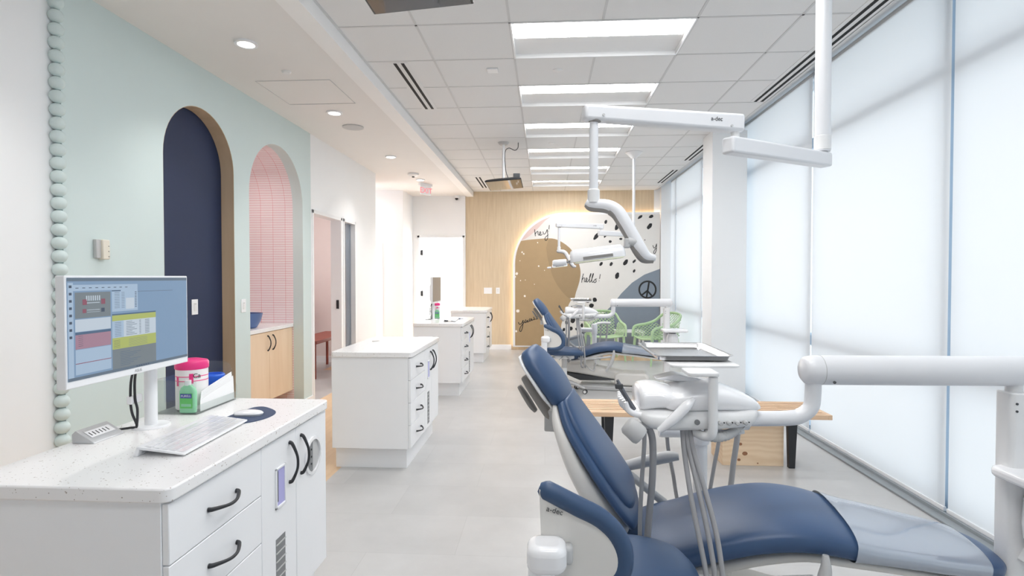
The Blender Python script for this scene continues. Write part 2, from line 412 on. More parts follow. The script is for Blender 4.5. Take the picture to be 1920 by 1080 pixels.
# bobbin trim down the edge of the mint wall
bm = B(); nb = 42
for k in range(nb):
    z = .036+.0713*k
    mtx = Matrix.Translation((XL-.012, 2.812, z))@Matrix.Diagonal((1, 1, .98, 1))
    bmesh.ops.create_uvsphere(bm, u_segments=20, v_segments=12, radius=.0365, matrix=mtx)
S('trim_4', bm, 'mint', angle=80)
# niche behind the second arch
bm = B(); uvl = bm.loops.layers.uv.new('uv')
pr = [(4.70, 0)]+A2+[(5.77, 0)]; s = 0; prev = None
for (ya, za), (yb, zb) in zip(pr, pr[1:]):
    dl = math.hypot(yb-ya, zb-za)
    q = [bm.verts.new((XL-.11, ya, za)), bm.verts.new((XL-.11, yb, zb)), bm.verts.new((-3.32, yb, zb)), bm.verts.new((-3.32, ya, za))]
    f = bm.faces.new(q)
    for l, (uu, vv) in zip(f.loops, ((.05, s), (.05, s+dl), (.66, s+dl), (.66, s))): l[uvl].uv = (uu, vv)
    s += dl
o = S('wall_niche_tile', bm, 'pinktile')
S('wall_niche_back', boxes((-3.36, -3.32, 4.6, 5.87, 0, 2.9)), 'mural_pink')
S('wall_left_pier', boxes((-2.71, -2.6, 5.976, 6.02, 0, 2.155), (-2.71, -2.6, 5.976, 8.32, 2.155, ZS+.012), (-2.71, -2.6, 7.40, 8.32, 0, 2.155),
    (-2.71, -2.6, 6.89, 6.96, 0, 2.155)), 'white_wall')
S('baseboard_left', boxes((-2.6, -2.588, 4.47, 4.70, 0, .1), (-2.6, -2.588, 5.77, 5.99, 0, .1), (-2.6, -2.588, 7.45, 8.32, 0, .1)), 'white')
# door frames in the left wall
bm = boxes((-2.73, -2.59, 6.0, 6.035, 0, 2.18), (-2.73, -2.59, 6.86, 6.90, 0, 2.18), (-2.73, -2.59, 6.0, 6.9, 2.14, 2.18),
    (-2.73, -2.59, 6.955, 6.985, 0, 2.18), (-2.73, -2.59, 7.38, 7.41, 0, 2.18), (-2.73, -2.59, 6.955, 7.41, 2.14, 2.18))
S('door_frame', bm, 'white', bevel=.003)
S('door_strike', boxes((-2.655, -2.625, 6.846, 6.86, 1.02, 1.13)), 'black')
S('window_2', boxes((-2.665, -2.655, 6.985, 7.38, .1, 2.14)), 'glass')
# side room seen through the doorway
S('wall_side_room', boxes((-4.3, -4.2, 5.4, 9.0, 0, ZS)), 'pinkwall')
S('wall_side_room_far', boxes((-4.3, -2.9, 9.0, 9.1, 0, ZS), (-4.3, -3.36, 5.3, 5.4, 0, ZS)), 'pinkwall')
S('baseboard_side_room', boxes((-4.2, -4.185, 5.4, 9.0, 0, .1), (-4.2, -2.72, 8.985, 9.0, 0, .1)), 'white')
for nm_, loc_, e_, sz in (('side_room_fill', (-3.5, 7.3, 2.9), 22, .8), ('niche_light', (-3.0, 5.235, 2.5), 1.8, .2), ('corridor_light', (-3.2, 9.2, 2.9), 5, .5)):  # side room lamp is added fill to brighten the room past the doorway
    ld = bpy.data.lights.new(nm_, 'AREA'); ld.energy = e_; ld.size = sz; ld.color = (1, .97, .94); lo = bpy.data.objects.new(nm_, ld); COL.objects.link(lo); lo.location = loc_
# corridor and end wall
S('wall_corridor_near', boxes((-2.9, -2.71, 8.30, 8.34, 0, 3.012)), 'white_wall')
S('wall_corridor', boxes((-3.9, -2.71, 9.95, 10.05, 0, ZS+.012), (-2.71, -2.6, 9.95, 10.70, 0, ZS+.012)), 'white_wall')
S('door_2', boxes((-3.12, -2.98, 9.935, 9.95, 0, 2.05)), 'outdoor')
S('wall_far_white', boxes((-2.72, -2.50, 10.7, 10.8, 0, 2.22), (-1.595, -1.561, 10.7, 10.88, 0, 2.22), (-2.72, -1.561, 10.7, 10.8, 2.22, ZS+.012)), 'white_wall')
S('door_frame_2', boxes((-2.51, -2.47, 10.69, 10.82, 0, 2.24), (-1.615, -1.58, 10.69, 10.82, 0, 2.24), (-2.51, -1.58, 10.69, 10.82, 2.2, 2.24)), 'white', bevel=.003)
o = finish(boxes((-2.47, -2.43, 10.83, 11.6, .01, 2.19)), 'door_1', 'white', bevel=.004); o['kind'] = 'structure'
h = finish(boxes((-2.47, -2.425, 10.79, 10.83, 1.86, 1.96), (-2.47, -2.425, 10.79, 10.83, 1.05, 1.15), (-2.47, -2.425, 10.79, 10.83, .3, .4)), 'hinge', 'black', parent=o)
S('wall_bright_room', boxes((-4.0, 0, 13.4, 13.5, 0, 3), (-4.1, -4, 10.8, 13.5, 0, 3), (0, .1, 10.9, 13.5, 0, 3), (-4, 0, 10.9, 13.5, 3, 3.1), (-4, 0, 10.9, 13.5, -.08, -.001)), 'outdoor')
ld = bpy.data.lights.new('far_room_fill', 'AREA'); ld.energy = 260; ld.size = 2.6; lo = bpy.data.objects.new('far_room_fill', ld); COL.objects.link(lo); lo.location = (-2, 12.2, 2.95)  # overhead area lamp added so the room past the door looks bright
# wood wall
S('wall_far', boxes((-1.56, 2.09, YW, YW+.12, 0, ZC+.1)), 'wood_wall')
S('wall_right_return', boxes((2.09, 2.6, YW, YW+.12, 0, ZC+.2), (2.2, 2.5, YW-.14, YW, 0, ZC+.1)), 'white_wall')
S('baseboard_far', boxes((-1.56, -.66, YW-.018, YW, 0, .1)), 'white', bevel=.003)
S('wall_back', boxes((-2.75, 2.7, Y0-.1, Y0, 0, ZC+.2)), 'white_wall')
# column by the windows
S('column', boxes((1.91, 2.30, 6.44, 6.82, 0, ZC)), 'white_wall', bevel=.004)
# windows: frame, glass, shades
bm = B()
GAP = [-1.7, -.01, 1.68, 3.385, 5.07, 6.81, 8.5, 10.19]
for y in GAP: box(bm, 2.431, 2.549, y+.01, y+.085, .05, ZC+.2)
for z in (.0, .80, 2.60): box(bm, 2.435, 2.552, Y0, YW, z, z+(.06 if z < .1 else .09))
S('window_1', bm, 'frame_skytint', smooth=False)
S('window_3', boxes((2.565, 2.572, Y0, YW, .06, ZC+.2)), 'glass')
S('trim_5', boxes((2.29, 2.35, Y0, 10.6, 0, .012), (2.35, 2.365, Y0, 10.6, 0, .03), (2.29, 2.6, Y0, 10.6, -.02, .002)), 'curb')
edges = GAP+[11.5]
for k in range(len(GAP)-1+1):
    ya = edges[k]+.012; yb = min(edges[k+1]-.012, YW-.15)
    if yb < ya: continue
    nm = {3: 'nearest the camera-side post', 4: 'x'}
    lab = {0: 'white roller shade far behind the camera', 1: 'white roller shade behind the camera', 2: 'white roller shade at the right picture edge, closest to the camera',
           3: 'white roller shade behind the near chair, second window bay', 4: 'white roller shade directly before the square white column',
           5: 'white roller shade hidden mostly behind the square white column', 6: 'white roller shade just past the square white column, before the last one', 7: 'white roller shade farthest away beside the mural wall'}[k]
    if k < 2: ya2 = ya
    t = thing('roller_shade', lab, 'roller blind', (XB, (ya+yb)/2, .03), group='roller shades on the right')
    bm = B(); nn = 6
    for a in range(nn):
        y_a = ya+(yb-ya)*a/nn; y_b = ya+(yb-ya)*(a+1)/nn
        q = [bm.verts.new((XB, y_a, .05)), bm.verts.new((XB, y_b, .05)), bm.verts.new((XB, y_b, ZC+.12)), bm.verts.new((XB, y_a, ZC+.12))]; bm.faces.new(q)
    bmesh.ops.remove_doubles(bm, verts=bm.verts, dist=1e-5)
    finish(bm, 'fabric', 'shade', t)
    finish(boxes((XB-.008, XB+.008, ya, yb, .028, .052)), 'hem_bar', 'white', t)
    finish(cyl(B(), (XB+.02, ya, ZC+.13), .025, yb-ya, 16, (0, 1, 0)), 'roller', 'lightgrey', t)

# ================================================================= ceiling things
def troffer(first=True):
    t = thing('ceiling_light', '', 'ceiling light', (.375, 0, ZC), group='recessed ceiling lights')
    x0, x1 = -.225, .975; d = .1
    bm = B()
    # housing: reflector profile (y,z) extruded along x, open below
    prof = [(.012, 0), (.016, .03), (.05, .032), (.31, .032), (.578, .032), (.582, .029), (.583, 0)]
    A = [bm.verts.new((x0, y, ZC+z)) for y, z in prof]; C = [bm.verts.new((x1, y, ZC+z)) for y, z in prof]
    for i in range(len(prof)-1): bm.faces.new((A[i], A[i+1], C[i+1], C[i]))
    bm.faces.new(A); bm.faces.new(C[::-1])
    finish(bm, 'reflector', 'offwhite', t)
    finish(boxes((x0-.01, x1+.01, 0, .012, ZC-.004, ZC+.004), (x0-.01, x1+.01, .583, .595, ZC-.004, ZC+.004), (x0-.01, x0, 0, .595, ZC-.004, ZC+.004), (x1, x1+.01, 0, .595, ZC-.004, ZC+.004)), 'frame', 'white', t)
    finish(boxes((x0+.015, x1-.015, .03, .31, ZC+.0295, ZC+.0318)), 'lens', 'lens', t)
    return t
t0 = troffer()
ordn = {0: 'recessed light fitting out of view behind', 1: 'recessed light fitting out of view overhead', 2: 'recessed light fitting just above the top of the view',
        3: 'glowing recessed ceiling light, nearest and largest of the row', 4: 'glowing recessed ceiling light, second of the row from the camera', 5: 'glowing recessed ceiling light, third of the row, above the near lamp boom',
        6: 'glowing recessed ceiling light, fourth of the row from the camera', 7: 'glowing recessed ceiling light, fifth of the row, beside the far hanging screen', 8: 'glowing recessed ceiling light, last of the row, nearest the wood wall'}
for k, y in enumerate(LY):
    if k == 0: t0.location.y = y; t0['label'] = ordn[0]
    else: dup(t0, (0, y-LY[0], 0), ordn[k])

def downlight(x, y, label):
    t = thing('downlight', label, 'downlight', (x, y, ZS), group='round downlights in the soffit')
    finish(lathe(B(), [(.055, -.004), (.075, -.004), (.075, .012), (.055, .012), (.055, -.004)], (x, y, ZS+.003), 32), 'ring', 'white', t)
    finish(cyl(B(), (x, y, ZS), .054, .010, 32), 'lens', 'downlens', t)
    l = bpy.data.lights.new('downlight_lamp', 'SPOT'); l.energy = SPOT; l.spot_size = math.radians(105); l.spot_blend = .8; l.shadow_soft_size = .05; l.color = (1, .965, .93)
    lo = bpy.data.objects.new('downlight_lamp', l); COL.objects.link(lo); lo.parent = t; lo.location = (0, 0, -.02)
    return t
for x, y, l in ((-2.03, 3.649, 'round soffit downlight nearest the camera, above the navy arch'), (-2.03, 5.22, 'round soffit downlight next to the ceiling speaker'),
                (-2.03, 7.157, 'round soffit downlight before the smoke detector'), (-2.03, 8.87, 'round soffit downlight beside the exit sign'), (-2.03, 2.1, 'soffit downlight above the view over the near counter')):
    downlight(x, y, l)
tag(recenter(finish(lathe(B(), [(0, -.002), (.1, -.002), (.11, .0), (.11, .014)], (-2.03, 5.733, ZS+.002), 32), 'ceiling_speaker', 'lightgrey')), 'round flat grey speaker grille in the left soffit', 'speaker')
def slot(x, y0, y1, label):
    t = thing('slot_diffuser', label, 'air vent', (x, (y0+y1)/2, ZC), group='linear air slots')
    finish(boxes((x-.075, x+.075, y0, y1, ZC-.003, ZC-.0005)), 'frame', 'tile', t)
    for dx in (-.042, .018):
        finish(boxes((x+dx, x+dx+.026, y0+.01, y1-.01, ZC-.0045, ZC-.003)), 'slot', 'black_tile', t)
slot(-1.15, 4.27, 5.46, 'double black air slot in the tile ceiling left of the lights')
slot(-1.13, 9.18, 10.28, 'short double air slot beside the far hanging screen')
slot(2.03, .2, 5.42, 'long double air slot along the window ceiling edge, nearest')
slot(2.03, 6.9, 8.06, 'double air slot partly hidden behind the white column')
slot(2.03, 8.75, 9.95, 'double air slot by the windows near the mural wall')
def sprinkler(x, y, z, label, r=.04):
    tag(recenter(finish(lathe(B(), [(.0, -.012), (r*.7, -.012), (r, -.003), (r, .004)], (x, y, z), 24), 'sprinkler_cap', 'offwhite')), label, 'sprinkler')
sprinkler(.10, 4.50, ZC, 'small round sprinkler cap between the first two ceiling lights')
sprinkler(.08, 6.92, ZC, 'small round sprinkler cap between the third and fourth ceiling lights')
sprinkler(-2.0, 4.17, ZS+.01, 'small round sprinkler cap in the left soffit', .035)
t = thing('smoke_detector', 'round white smoke detector in the soffit near the exit sign', 'smoke detector', (-2.02, 8.35, ZS))
finish(lathe(B(), [(.0, -.035), (.05, -.033), (.085, -.012), (.085, .012)], (-2.02, 8.35, ZS), 28), 'housing', 'offwhite', t)
finish(cyl(B(), (-2.02, 8.35, ZS-.048), .02, .015, 16), 'sensor', 'darkgrey', t)
tag(recenter(finish(boxes((-.47, -.38, 4.42, 4.51, ZC-.012, ZC)), 'ceiling_sensor', 'white', bevel=.004)), 'small square white sensor box on a ceiling tile', 'sensor')
t = thing('security_camera', 'small dark dome camera on the white far end wall', 'camera', (-1.72, 10.62, 2.96))
finish(lathe(B(), [(0, -.01), (.05, -.008), (.05, .045)], (-1.72, 10.64, 2.97), 20), 'mount', 'white', t)
finish(lathe(B(), [(.0, -.045), (.024, -.034), (.032, -.01), (.032, 0)], (-1.72, 10.64, 2.965), 20), 'dome', 'black', t)
t = thing('exit_sign', 'small white hanging sign with glowing red letters at the soffit', 'exit sign', (-2.03, 9.27, 2.8), math.radians(52))
def loc(o, x, y, z): return o
finish(boxes((-.11, .11, -.012, .012, .02, .18)), 'panel', 'white', t, world=False, bevel=.003)
finish(boxes((-.13, .13, -.025, .025, .17, .215)), 'canopy', 'white', t, world=False, bevel=.004)
c = WM[t]
text('EXIT', .13, c@basis((0, -.0135, .09), (1, 0, 0), (0, 0, 1)), 'redlight', 'letters', t)
# access panel outline in the soffit
S('trim_6', boxes((-2.35, -1.73, 4.355, 4.36, ZS+.008, ZS+.013), (-2.35, -1.73, 4.955, 4.96, ZS+.008, ZS+.013), (-2.35, -2.345, 4.36, 4.96, ZS+.008, ZS+.013), (-1.735, -1.73, 4.36, 4.96, ZS+.008, ZS+.013)), 'tbar')

# hanging screens
def hang_tv(label, dy):
    t = thing('hanging_screen', label, 'tv screen', (-.51, 6.88, 2.57), group='screens hung from the ceiling')
    zl, zr = 2.552, 2.585
    def zt(x): return zl+(zr-zl)*(x+.715)/.43
    bm = B()   # case
    lo_ = [(-.72, 6.54), (-.285, 6.54), (-.285, 7.20), (-.72, 7.20)]
    up = [(-.70, 6.56), (-.305, 6.56), (-.305, 7.18), (-.70, 7.18)]; tp = [(-.60, 6.68), (-.40, 6.68), (-.40, 7.05), (-.60, 7.05)]
    R = [[bm.verts.new((x, y, zt(x)+dz)) for x, y in pp] for pp, dz in ((lo_, .004), (lo_, .018), (up, .03), (tp, .06))]
    skin(bm, R); finish(bm, 'case', 'screenback', t, bevel=.004)
    bm = B(); R = [bm.verts.new((x, y, zt(x)+.002)) for x, y in ((-.71, 6.55), (-.295, 6.55), (-.295, 7.19), (-.71, 7.19))]; bm.faces.new(R)
    R2 = [bm.verts.new((x, y, zt(x)+.006)) for x, y in ((-.71, 6.55), (-.295, 6.55), (-.295, 7.19), (-.71, 7.19))]; skin(bm, [R, R2], False)
    finish(bm, 'screen', 'tvglass', t)
    finish(cyl(B(), (-.52, 6.86, 2.62), .016, ZC-2.62, 16), 'pole', 'white', t)
    finish(lathe(B(), [(.05, -.03), (.07, -.004), (.07, 0)], (-.52, 6.86, ZC), 20), 'ceiling_plate', 'lightgrey', t)
    finish(boxes((-.6, -.44, 6.80, 6.92, 2.612, 2.645)), 'bracket', 'darkgrey', t, bevel=.004)
    finish(boxes((-.38, -.30, 6.56, 6.60, 2.60, 2.66)), 'corner_box', 'darkgrey', t, bevel=.004)
    finish(tube(B(), [(-.42, 6.85, 2.62), (-.47, 6.85, 2.68), (-.495, 6.85, 2.80), (-.50, 6.86, 2.98), (-.45, 6.86, 3.03), (-.38, 6.86, 3.0), (-.34, 6.86, 3.03), (-.335, 6.86, 3.095)], .005, 8, 5), 'cable', 'darkgrey', t)
    if dy: t.location.y += dy
    return t
tv = hang_tv('dark flat screen hanging face down above the far chair', 0)
dup(tv, (-.02, -4.84, 0), 'dark flat screen hanging face down at the top picture edge')

# ================================================================= island cabinets
def handle_v(bm, x, y, z0, z1):
    tube(bm, [(x, y, z0), (x+.012, y, z0+.006), (x+.03, y, z0+(z1-z0)*.3), (x+.034, y, (z0+z1)/2), (x+.03, y, z0+(z1-z0)*.7), (x+.012, y, z1-.006), (x, y, z1)], [.0075, .0065, .005, .005, .005, .0065, .0075], 10, 4); return bm
def handle_h(bm, x, y0, y1, z):
    tube(bm, [(x, y0, z), (x+.012, y0+.006, z), (x+.03, y0+(y1-y0)*.3, z-.004), (x+.034, (y0+y1)/2, z-.006), (x+.03, y0+(y1-y0)*.7, z-.004), (x+.012, y1-.006, z), (x, y1, z)], [.0075, .0065, .005, .005, .005, .0065, .0075], 10, 4); return bm
XF = -.975; CX = -1.27; CL = 1.05
def cabinet(label, y, hole):
    t = thing('island_cabinet', label, 'cabinet', (CX, y+CL/2, 0), group=None)
    finish(rbox(B(), -1.567, -.964, y, y+CL, .836, .875, .03, 6), 'worktop', 'quartz', t, bevel=.005)
    finish(boxes((-1.562, -.995, y+.012, y+CL-.012, .165, .836)), 'carcass', 'white', t, bevel=.002)
    finish(boxes((-1.562, -1.025, y+.085, y+CL-.03, 0, .165)), 'base', 'white', t, bevel=.002)
    zt = [.830, .6655, .501, .3375, .168]
    for k in range(4):
        d = finish(boxes((-.994, XF, y+.014, y+.4785, zt[k+1]+.003, zt[k])), 'drawer', 'white', t, bevel=.0025)
        finish(handle_h(B(), XF, y+.18, y+.325, zt[k]-.085), 'handle', 'black', d)
    # door with dispenser slot and louvre
    def door_mesh(y0, y1):
        return boxes((-.994, XF, y0, y1, .168, .830))
    d = finish(door_mesh(y+.4815, y+.742), 'door', 'white', t, bevel=.0025)
    finish(handle_v(B(), XF, y+.687, .637, .79), 'handle', 'black', d)
    fr = boxes((XF-.001, XF+.006, y+.575, y+.583, .575, .725), (XF-.001, XF+.006, y+.642, y+.650, .575, .725), (XF-.001, XF+.006, y+.575, y+.650, .575, .585), (XF-.001, XF+.006, y+.575, y+.650, .717, .725))
    finish(fr, 'slot_frame', 'white', d, bevel=.002)
    finish(boxes((XF-.002, XF+.002, y+.583, y+.642, .585, .717)), 'dispenser_opening', 'violet', d)
    finish(boxes((XF+.001, XF+.003, y+.583, y+.594, .60, .712)), 'dispenser_edge', 'darkgrey', d)
    g = boxes((XF-.002, XF+.001, y+.577, y+.648, .20, .465))
    finish(g, 'vent_grille', 'knobgrey', d)
    bm = B()
    for k in range(8): box(bm, XF, XF+.004, y+.577, y+.648, .225+.031*k, .229+.031*k)
    finish(bm, 'louvre', 'lightgrey', d)
    d2 = finish(door_mesh(y+.745, y+CL-.014), 'door', 'white', t, bevel=.0025)
    finish(handle_v(B(), XF, y+.785, .637, .79), 'handle', 'black', d2)
    if hole:
        c = (XF, y+.895, .673)
        finish(lathe(B(), [(.066, 0), (.078, 0), (.078, .006), (.066, .008), (.066, 0)], c, 36, (1, 0, 0)), 'hole_ring', 'gloss', d2)
        finish(cyl(B(), (XF-.001, c[1], c[2]), .066, .002, 32, (1, 0, 0)), 'hole_lining', 'lightgrey', d2)
        bm = B(); 
        pts = [(c[1]-.005-.058*math.cos(a), c[2]+.063*math.sin(a)) for a in [(-PI/2)+PI*k/16 for k in range(17)]]
        prism(bm, pts, 'X', XF+.001, XF+.004); finish(bm, 'cup_dispenser', 'knobgrey', d2)
        for zz in (-.03, 0, .03): finish(cyl(B(), (XF+.004, c[1]-.02, c[2]+zz), .004, .002, 10, (1, 0, 0)), 'screw', 'black', d2)
    return t
cabinet('nearest white island cabinet with speckled worktop carrying computer and keyboard', 1.345, True)
CY = 3.92
cabinet('white island cabinet with bare worktop, second from the camera', CY, False)
cabinet('white island cabinet holding the far monitor, third from the camera', 6.42, False)
cabinet('farthest white island cabinet, beside the wood wall, nothing on top', 9.0, False)
tag(recenter(finish(lathe(B(), [(.0, .003), (.03, .003), (.032, 0)], (-1.44, 4.60, .875), 24), 'cable_grommet', 'lightgrey')), 'flat round cable grommet in the bare second worktop', 'grommet')

# ================================================================= computer on the near island
ZT = .875
def put_flat(bm, o, ux, uy, rects, mats, eps=.0004):
    """coloured rectangles on a plane: rect=(u0,v0,u1,v1,matindex,layer)"""
    for u0, v0, u1, v1, mi, ly in rects:
        n = Vector(ux).cross(Vector(uy))
        q = [bm.verts.new(Vector(o)+Vector(ux)*a+Vector(uy)*b+n*eps*ly) for a, b in ((u0, v0), (u1, v0), (u1, v1), (u0, v1))]
        f = bm.faces.new(q); f.material_index = mi
def scr(name, rgb): 
    return mat(name, tuple(int(v*.3) for v in rgb), .35, emit=.75, ecol=rgb, coat=.2)
SC = [scr('screen blue', (120, 148, 178)), scr('screen pale', (160, 182, 205)), scr('screen grey', (112, 122, 128)), scr('screen yellow', (168, 178, 96)), scr('screen rose', (158, 122, 140)),
      scr('screen bar', (70, 96, 124)), scr('screen light', (188, 200, 212)), scr('screen dark text', (58, 72, 92)), scr('screen red', (135, 74, 92)), scr('screen top bar', (92, 108, 124))]
def monitor(label):
    x = -1.35; y0, y1, z0, z1 = 1.468, 2.0, 1.10, 1.425
    t = thing('computer_monitor', label, 'monitor', (-1.44, 1.92, ZT), group='computer monitors on the islands')
    finish(boxes((x-.03, x-.001, y0, y1, z0, z1)), 'frame', 'white', t, bevel=.003)
    finish(boxes((x-.055, x-.03, y0+.08, y1-.08, z0+.03, z1-.1)), 'rear_housing', 'white', t, bevel=.008)
    # the screen with its open windows
    W = y1-y0-.012; Hh = z1-z0-.028; o = (x, y0+.006, z0+.022)
    R = [(0, 0, 1, 1, 0, 0), (0, .965, 1, 1, 9, 1), (.005, 0, .04, .95, 1, 1),
         (.04, .87, .52, .93, 1, 1), (.05, .60, .30, .855, 2, 2), (.05, .47, .30, .59, 6, 2), (.05, .44, .30, .465, 5, 2), (.05, .30, .30, .44, 4, 2),
         (.05, .05, .30, .295, 1, 2), (.05, .155, .30, .162, 8, 3),
         (.31, .64, .52, .87, 1, 2), (.42, .66, .49, .78, 6, 3), (.31, .855, .38, .868, 5, 3), (.31, .60, .68, .615, 5, 3), (.31, .54, .68, .60, 3, 3), (.31, .36, .68, .54, 6, 2), (.31, .36, .40, .54, 1, 3),
         (.31, .24, .68, .36, 3, 3), (.31, .02, .68, .24, 2, 2), (.52, .845, .85, .85, 9, 2), (.0, 0, 1, .03, 9, 4)]
    for k in range(8): R.append((.012, .9-.07*k, .03, .915-.07*k+.01, 7, 3))
    for k in range(9): R.append((.055+.045*k*1.0, .895, .075+.045*k, .902, 7, 3))
    for k in range(12): R.append((.07+.0, .425-.0098*k, .10, .428-.0098*k, 7, 3)) if k % 2 == 0 else None
    for k in range(9):
        zz = .52-.018*k; R += [(.42, zz, .47+.02*(k % 3), zz+.005, 9, 4), (.53, zz, .545, zz+.006, 9, 4), (.58, zz, .62, zz+.006, 9, 4), (.33, zz, .38, zz+.004, 9, 4)]
    for k in range(9): R.append((.37, .2-.018*k, .45+.03*((k*7) % 4), .204-.018*k, 5, 4))
    for k in range(6): R.append((.32, .33-.015*k, .37, .333-.015*k, 7, 4)); R.append((.44, .33-.015*k, .6, .333-.015*k, 2, 4))
    for k in range(7): R.append((.125+.015*k, .77, .133+.015*k, .82, 6, 3))
    for u in (.10, .23): R += [(u, .73, u+.03, .76, 8, 3), (u, .755+.005, u+.03, .785, 8, 3), (u, .65, u+.025, .69, 8 if u < .2 else 7, 3)]
    R += [(.13, .745, .22, .752, 6, 3), (.13, .675, .22, .68, 6, 3), (.13, .655, .22, .658, 6, 3)]
    for k in range(10): R.append((.33+.0, .84-.018*k, .37, .844-.018*k, 9, 4)); R.append((.385, .84-.018*k, .41, .844-.018*k, 9, 4)); R.append((.495, .84-.018*k, .51, .847-.018*k, 7, 4))
    for k in range(6): R.append((.50+.02*k, .008, .512+.02*k, .022, 7, 5))
    bm = B(); put_flat(bm, o, (0, W, 0), (0, 0, Hh), [r for r in R if r], SC, .0002/ (W*Hh))
    finish(bm, 'screen', SC, t, smooth=False)
    text('ASUS', .014, basis((x+.0002, (y0+y1)/2+.01, z0+.011), (0, 1, 0), (0, 0, 1)), 'lightgrey', 'logo', t, .0003)
    finish(cyl(B(), (-1.44, 1.92, ZT+.006), .021, .31, 24), 'stand_column', 'white', t)
    finish(boxes((-1.44, x-.05, 1.90, 1.94, 1.15, 1.185)), 'stand_arm', 'white', t, bevel=.003)
    finish(lathe(B(), [(.0, .008), (.058, .008), (.062, .004), (.062, 0), (0, 0)], (-1.44, 1.92, ZT), 40), 'stand_base', 'white', t)
    finish(boxes((-1.475, -1.455, 1.845, 1.90, ZT+.095, ZT+.125)), 'cable_clip', 'gloss', t, bevel=.004)
    return t
mon = monitor('white framed monitor with dental software on screen, on the nearest island')
def cable(name, pts, r, label, m='black'):
    return finish(tube(B(), pts, r, 8, 6), name, m, mon)
cable('power_cable', [(-1.40, 1.80, 1.13), (-1.455, 1.845, 1.06), (-1.463, 1.85, .99), (-1.462, 1.855, .94), (-1.455, 1.868, .89), (-1.475, 1.862, .884), (-1.50, 1.85, .882), (-1.515, 1.828, .881)], .0042, 'black cable running down beside the monitor stand to the charging block')
cable('video_cable', [(-1.41, 1.82, 1.13), (-1.448, 1.853, 1.06), (-1.452, 1.858, .99), (-1.447, 1.862, .95), (-1.440, 1.850, .90), (-1.445, 1.852, .889)], .0042, 'second black cable hanging against the monitor stand')
# usb charging block
t = thing('charging_block', 'silver wedge charging block with white socket strip beside the monitor', 'charger', (-1.515, 1.76, ZT))
prism(bm := B(), [(-1.548, ZT), (-1.47, ZT), (-1.474, ZT+.006), (-1.535, ZT+.042), (-1.548, ZT+.03)], 'Y', 1.70, 1.83)
finish(bm, 'body', 'silver', t, bevel=.002)
ux = Vector((0, 1, 0)); uy = Vector((-1.535+1.474, 0, .036)).normalized(); bm = B()
put_flat(bm, Vector((-1.480, 1.715, ZT+.0102))+Vector((.0, 0, 0)), ux, uy, [(0, .012, .10, .045, 0, 1)]+[(.008+.014*k, .02, .012+.014*k, .037, 1, 2) for k in range(6)], None, .0006)
finish(bm, 'socket_strip', ['white', 'black'], t)
def keyboard(label):
    a = math.atan2(-1.115+1.084, 1.968-1.594); t = thing('keyboard', label, 'keyboard', (-1.175, 1.79, ZT), 0.06, group='keyboards on the islands')
    prism(bm := B(), [(-.075, .012), (-.05, .028), (-.06, .030), (-.083, .0)], 'Y', -.20, .20); bm.free()
    bm = B(); prism(bm, [(-.072, .022), (.07, .004), (.07, .010), (-.072, .030)], 'Y', -.20, .20)
    prism(bm, [(-.085, .0), (-.072, .0), (-.066, .026), (-.074, .030)], 'Y', -.20, .20)
    finish(bm, 'body', 'white', t, world=False, bevel=.0015)
    bm = B()
    for i in range(15):
        for j in range(5):
            y = -.19+.0255*i; x = -.058+.0245*j
            z = .0285-(x+.072)*.141+.0012
            box(bm, x, x+.0228, y, y+.0238, z-.001, z+.0004)
    o = finish(bm, 'keys', 'gloss', t, world=False); o['kind'] = 'stuff'
    return t
kb = keyboard('white desktop keyboard lying on the nearest island')
# mouse pad and mouse
def mouse_pad(label):
    bm = B(); pts = [(-.105, -.01), (-.085, -.055), (-.03, -.075), (.03, -.068), (.075, -.04), (.11, .02), (.118, .06), (.09, .078), (.03, .07), (-.04, .062), (-.09, .035)]
    pts = [(p.x, p.y) for p in cr([(a, b, 0) for a, b in pts+pts[:1]], 4)][:-1]
    pts = [(-b*1.15, a*1.12) for a, b in pts]
    prism(bm, pts, 'Z', 0, .003); o = finish(bm, 'mouse_pad', 'navy_pad'); o.location = (-1.155, 2.085, ZT); o.rotation_euler = (0, 0, -.25); return tag(o, label, 'mouse pad', 'mouse pads on the islands')
mp = mouse_pad('navy leather mouse pad on the nearest island')
def mouse(label):
    t = thing('computer_mouse', label, 'mouse', (-1.165, 2.088, ZT+.003), .12, group='mice on the islands')
    bm = B(); R = []
    for i in range(13):
        a = -1+2*i/12; w = .030*math.sqrt(max(.03, 1-abs(a)**3.2)); hh = .012*max(.12, (1-a*a)**.6)+.003
        R.append([bm.verts.new((a*.056, w*math.cos(PI*k/12), .006+hh*math.sin(PI*k/12))) for k in range(13)]+[bm.verts.new((a*.056, -w, .006)), bm.verts.new((a*.056, w, .006))])
    skin(bm, R); finish(bm, 'top_shell', 'gloss', t, world=False)
    bm = B(); pts = [(.053*se(math.cos(2*PI*k/28), .75), .028*se(math.sin(2*PI*k/28), .75)) for k in range(28)]; prism(bm, pts, 'Z', 0, .008); finish(bm, 'base', 'silver', t, world=False)
    return t
ms = mouse('white and silver mouse on the navy pad, nearest island')
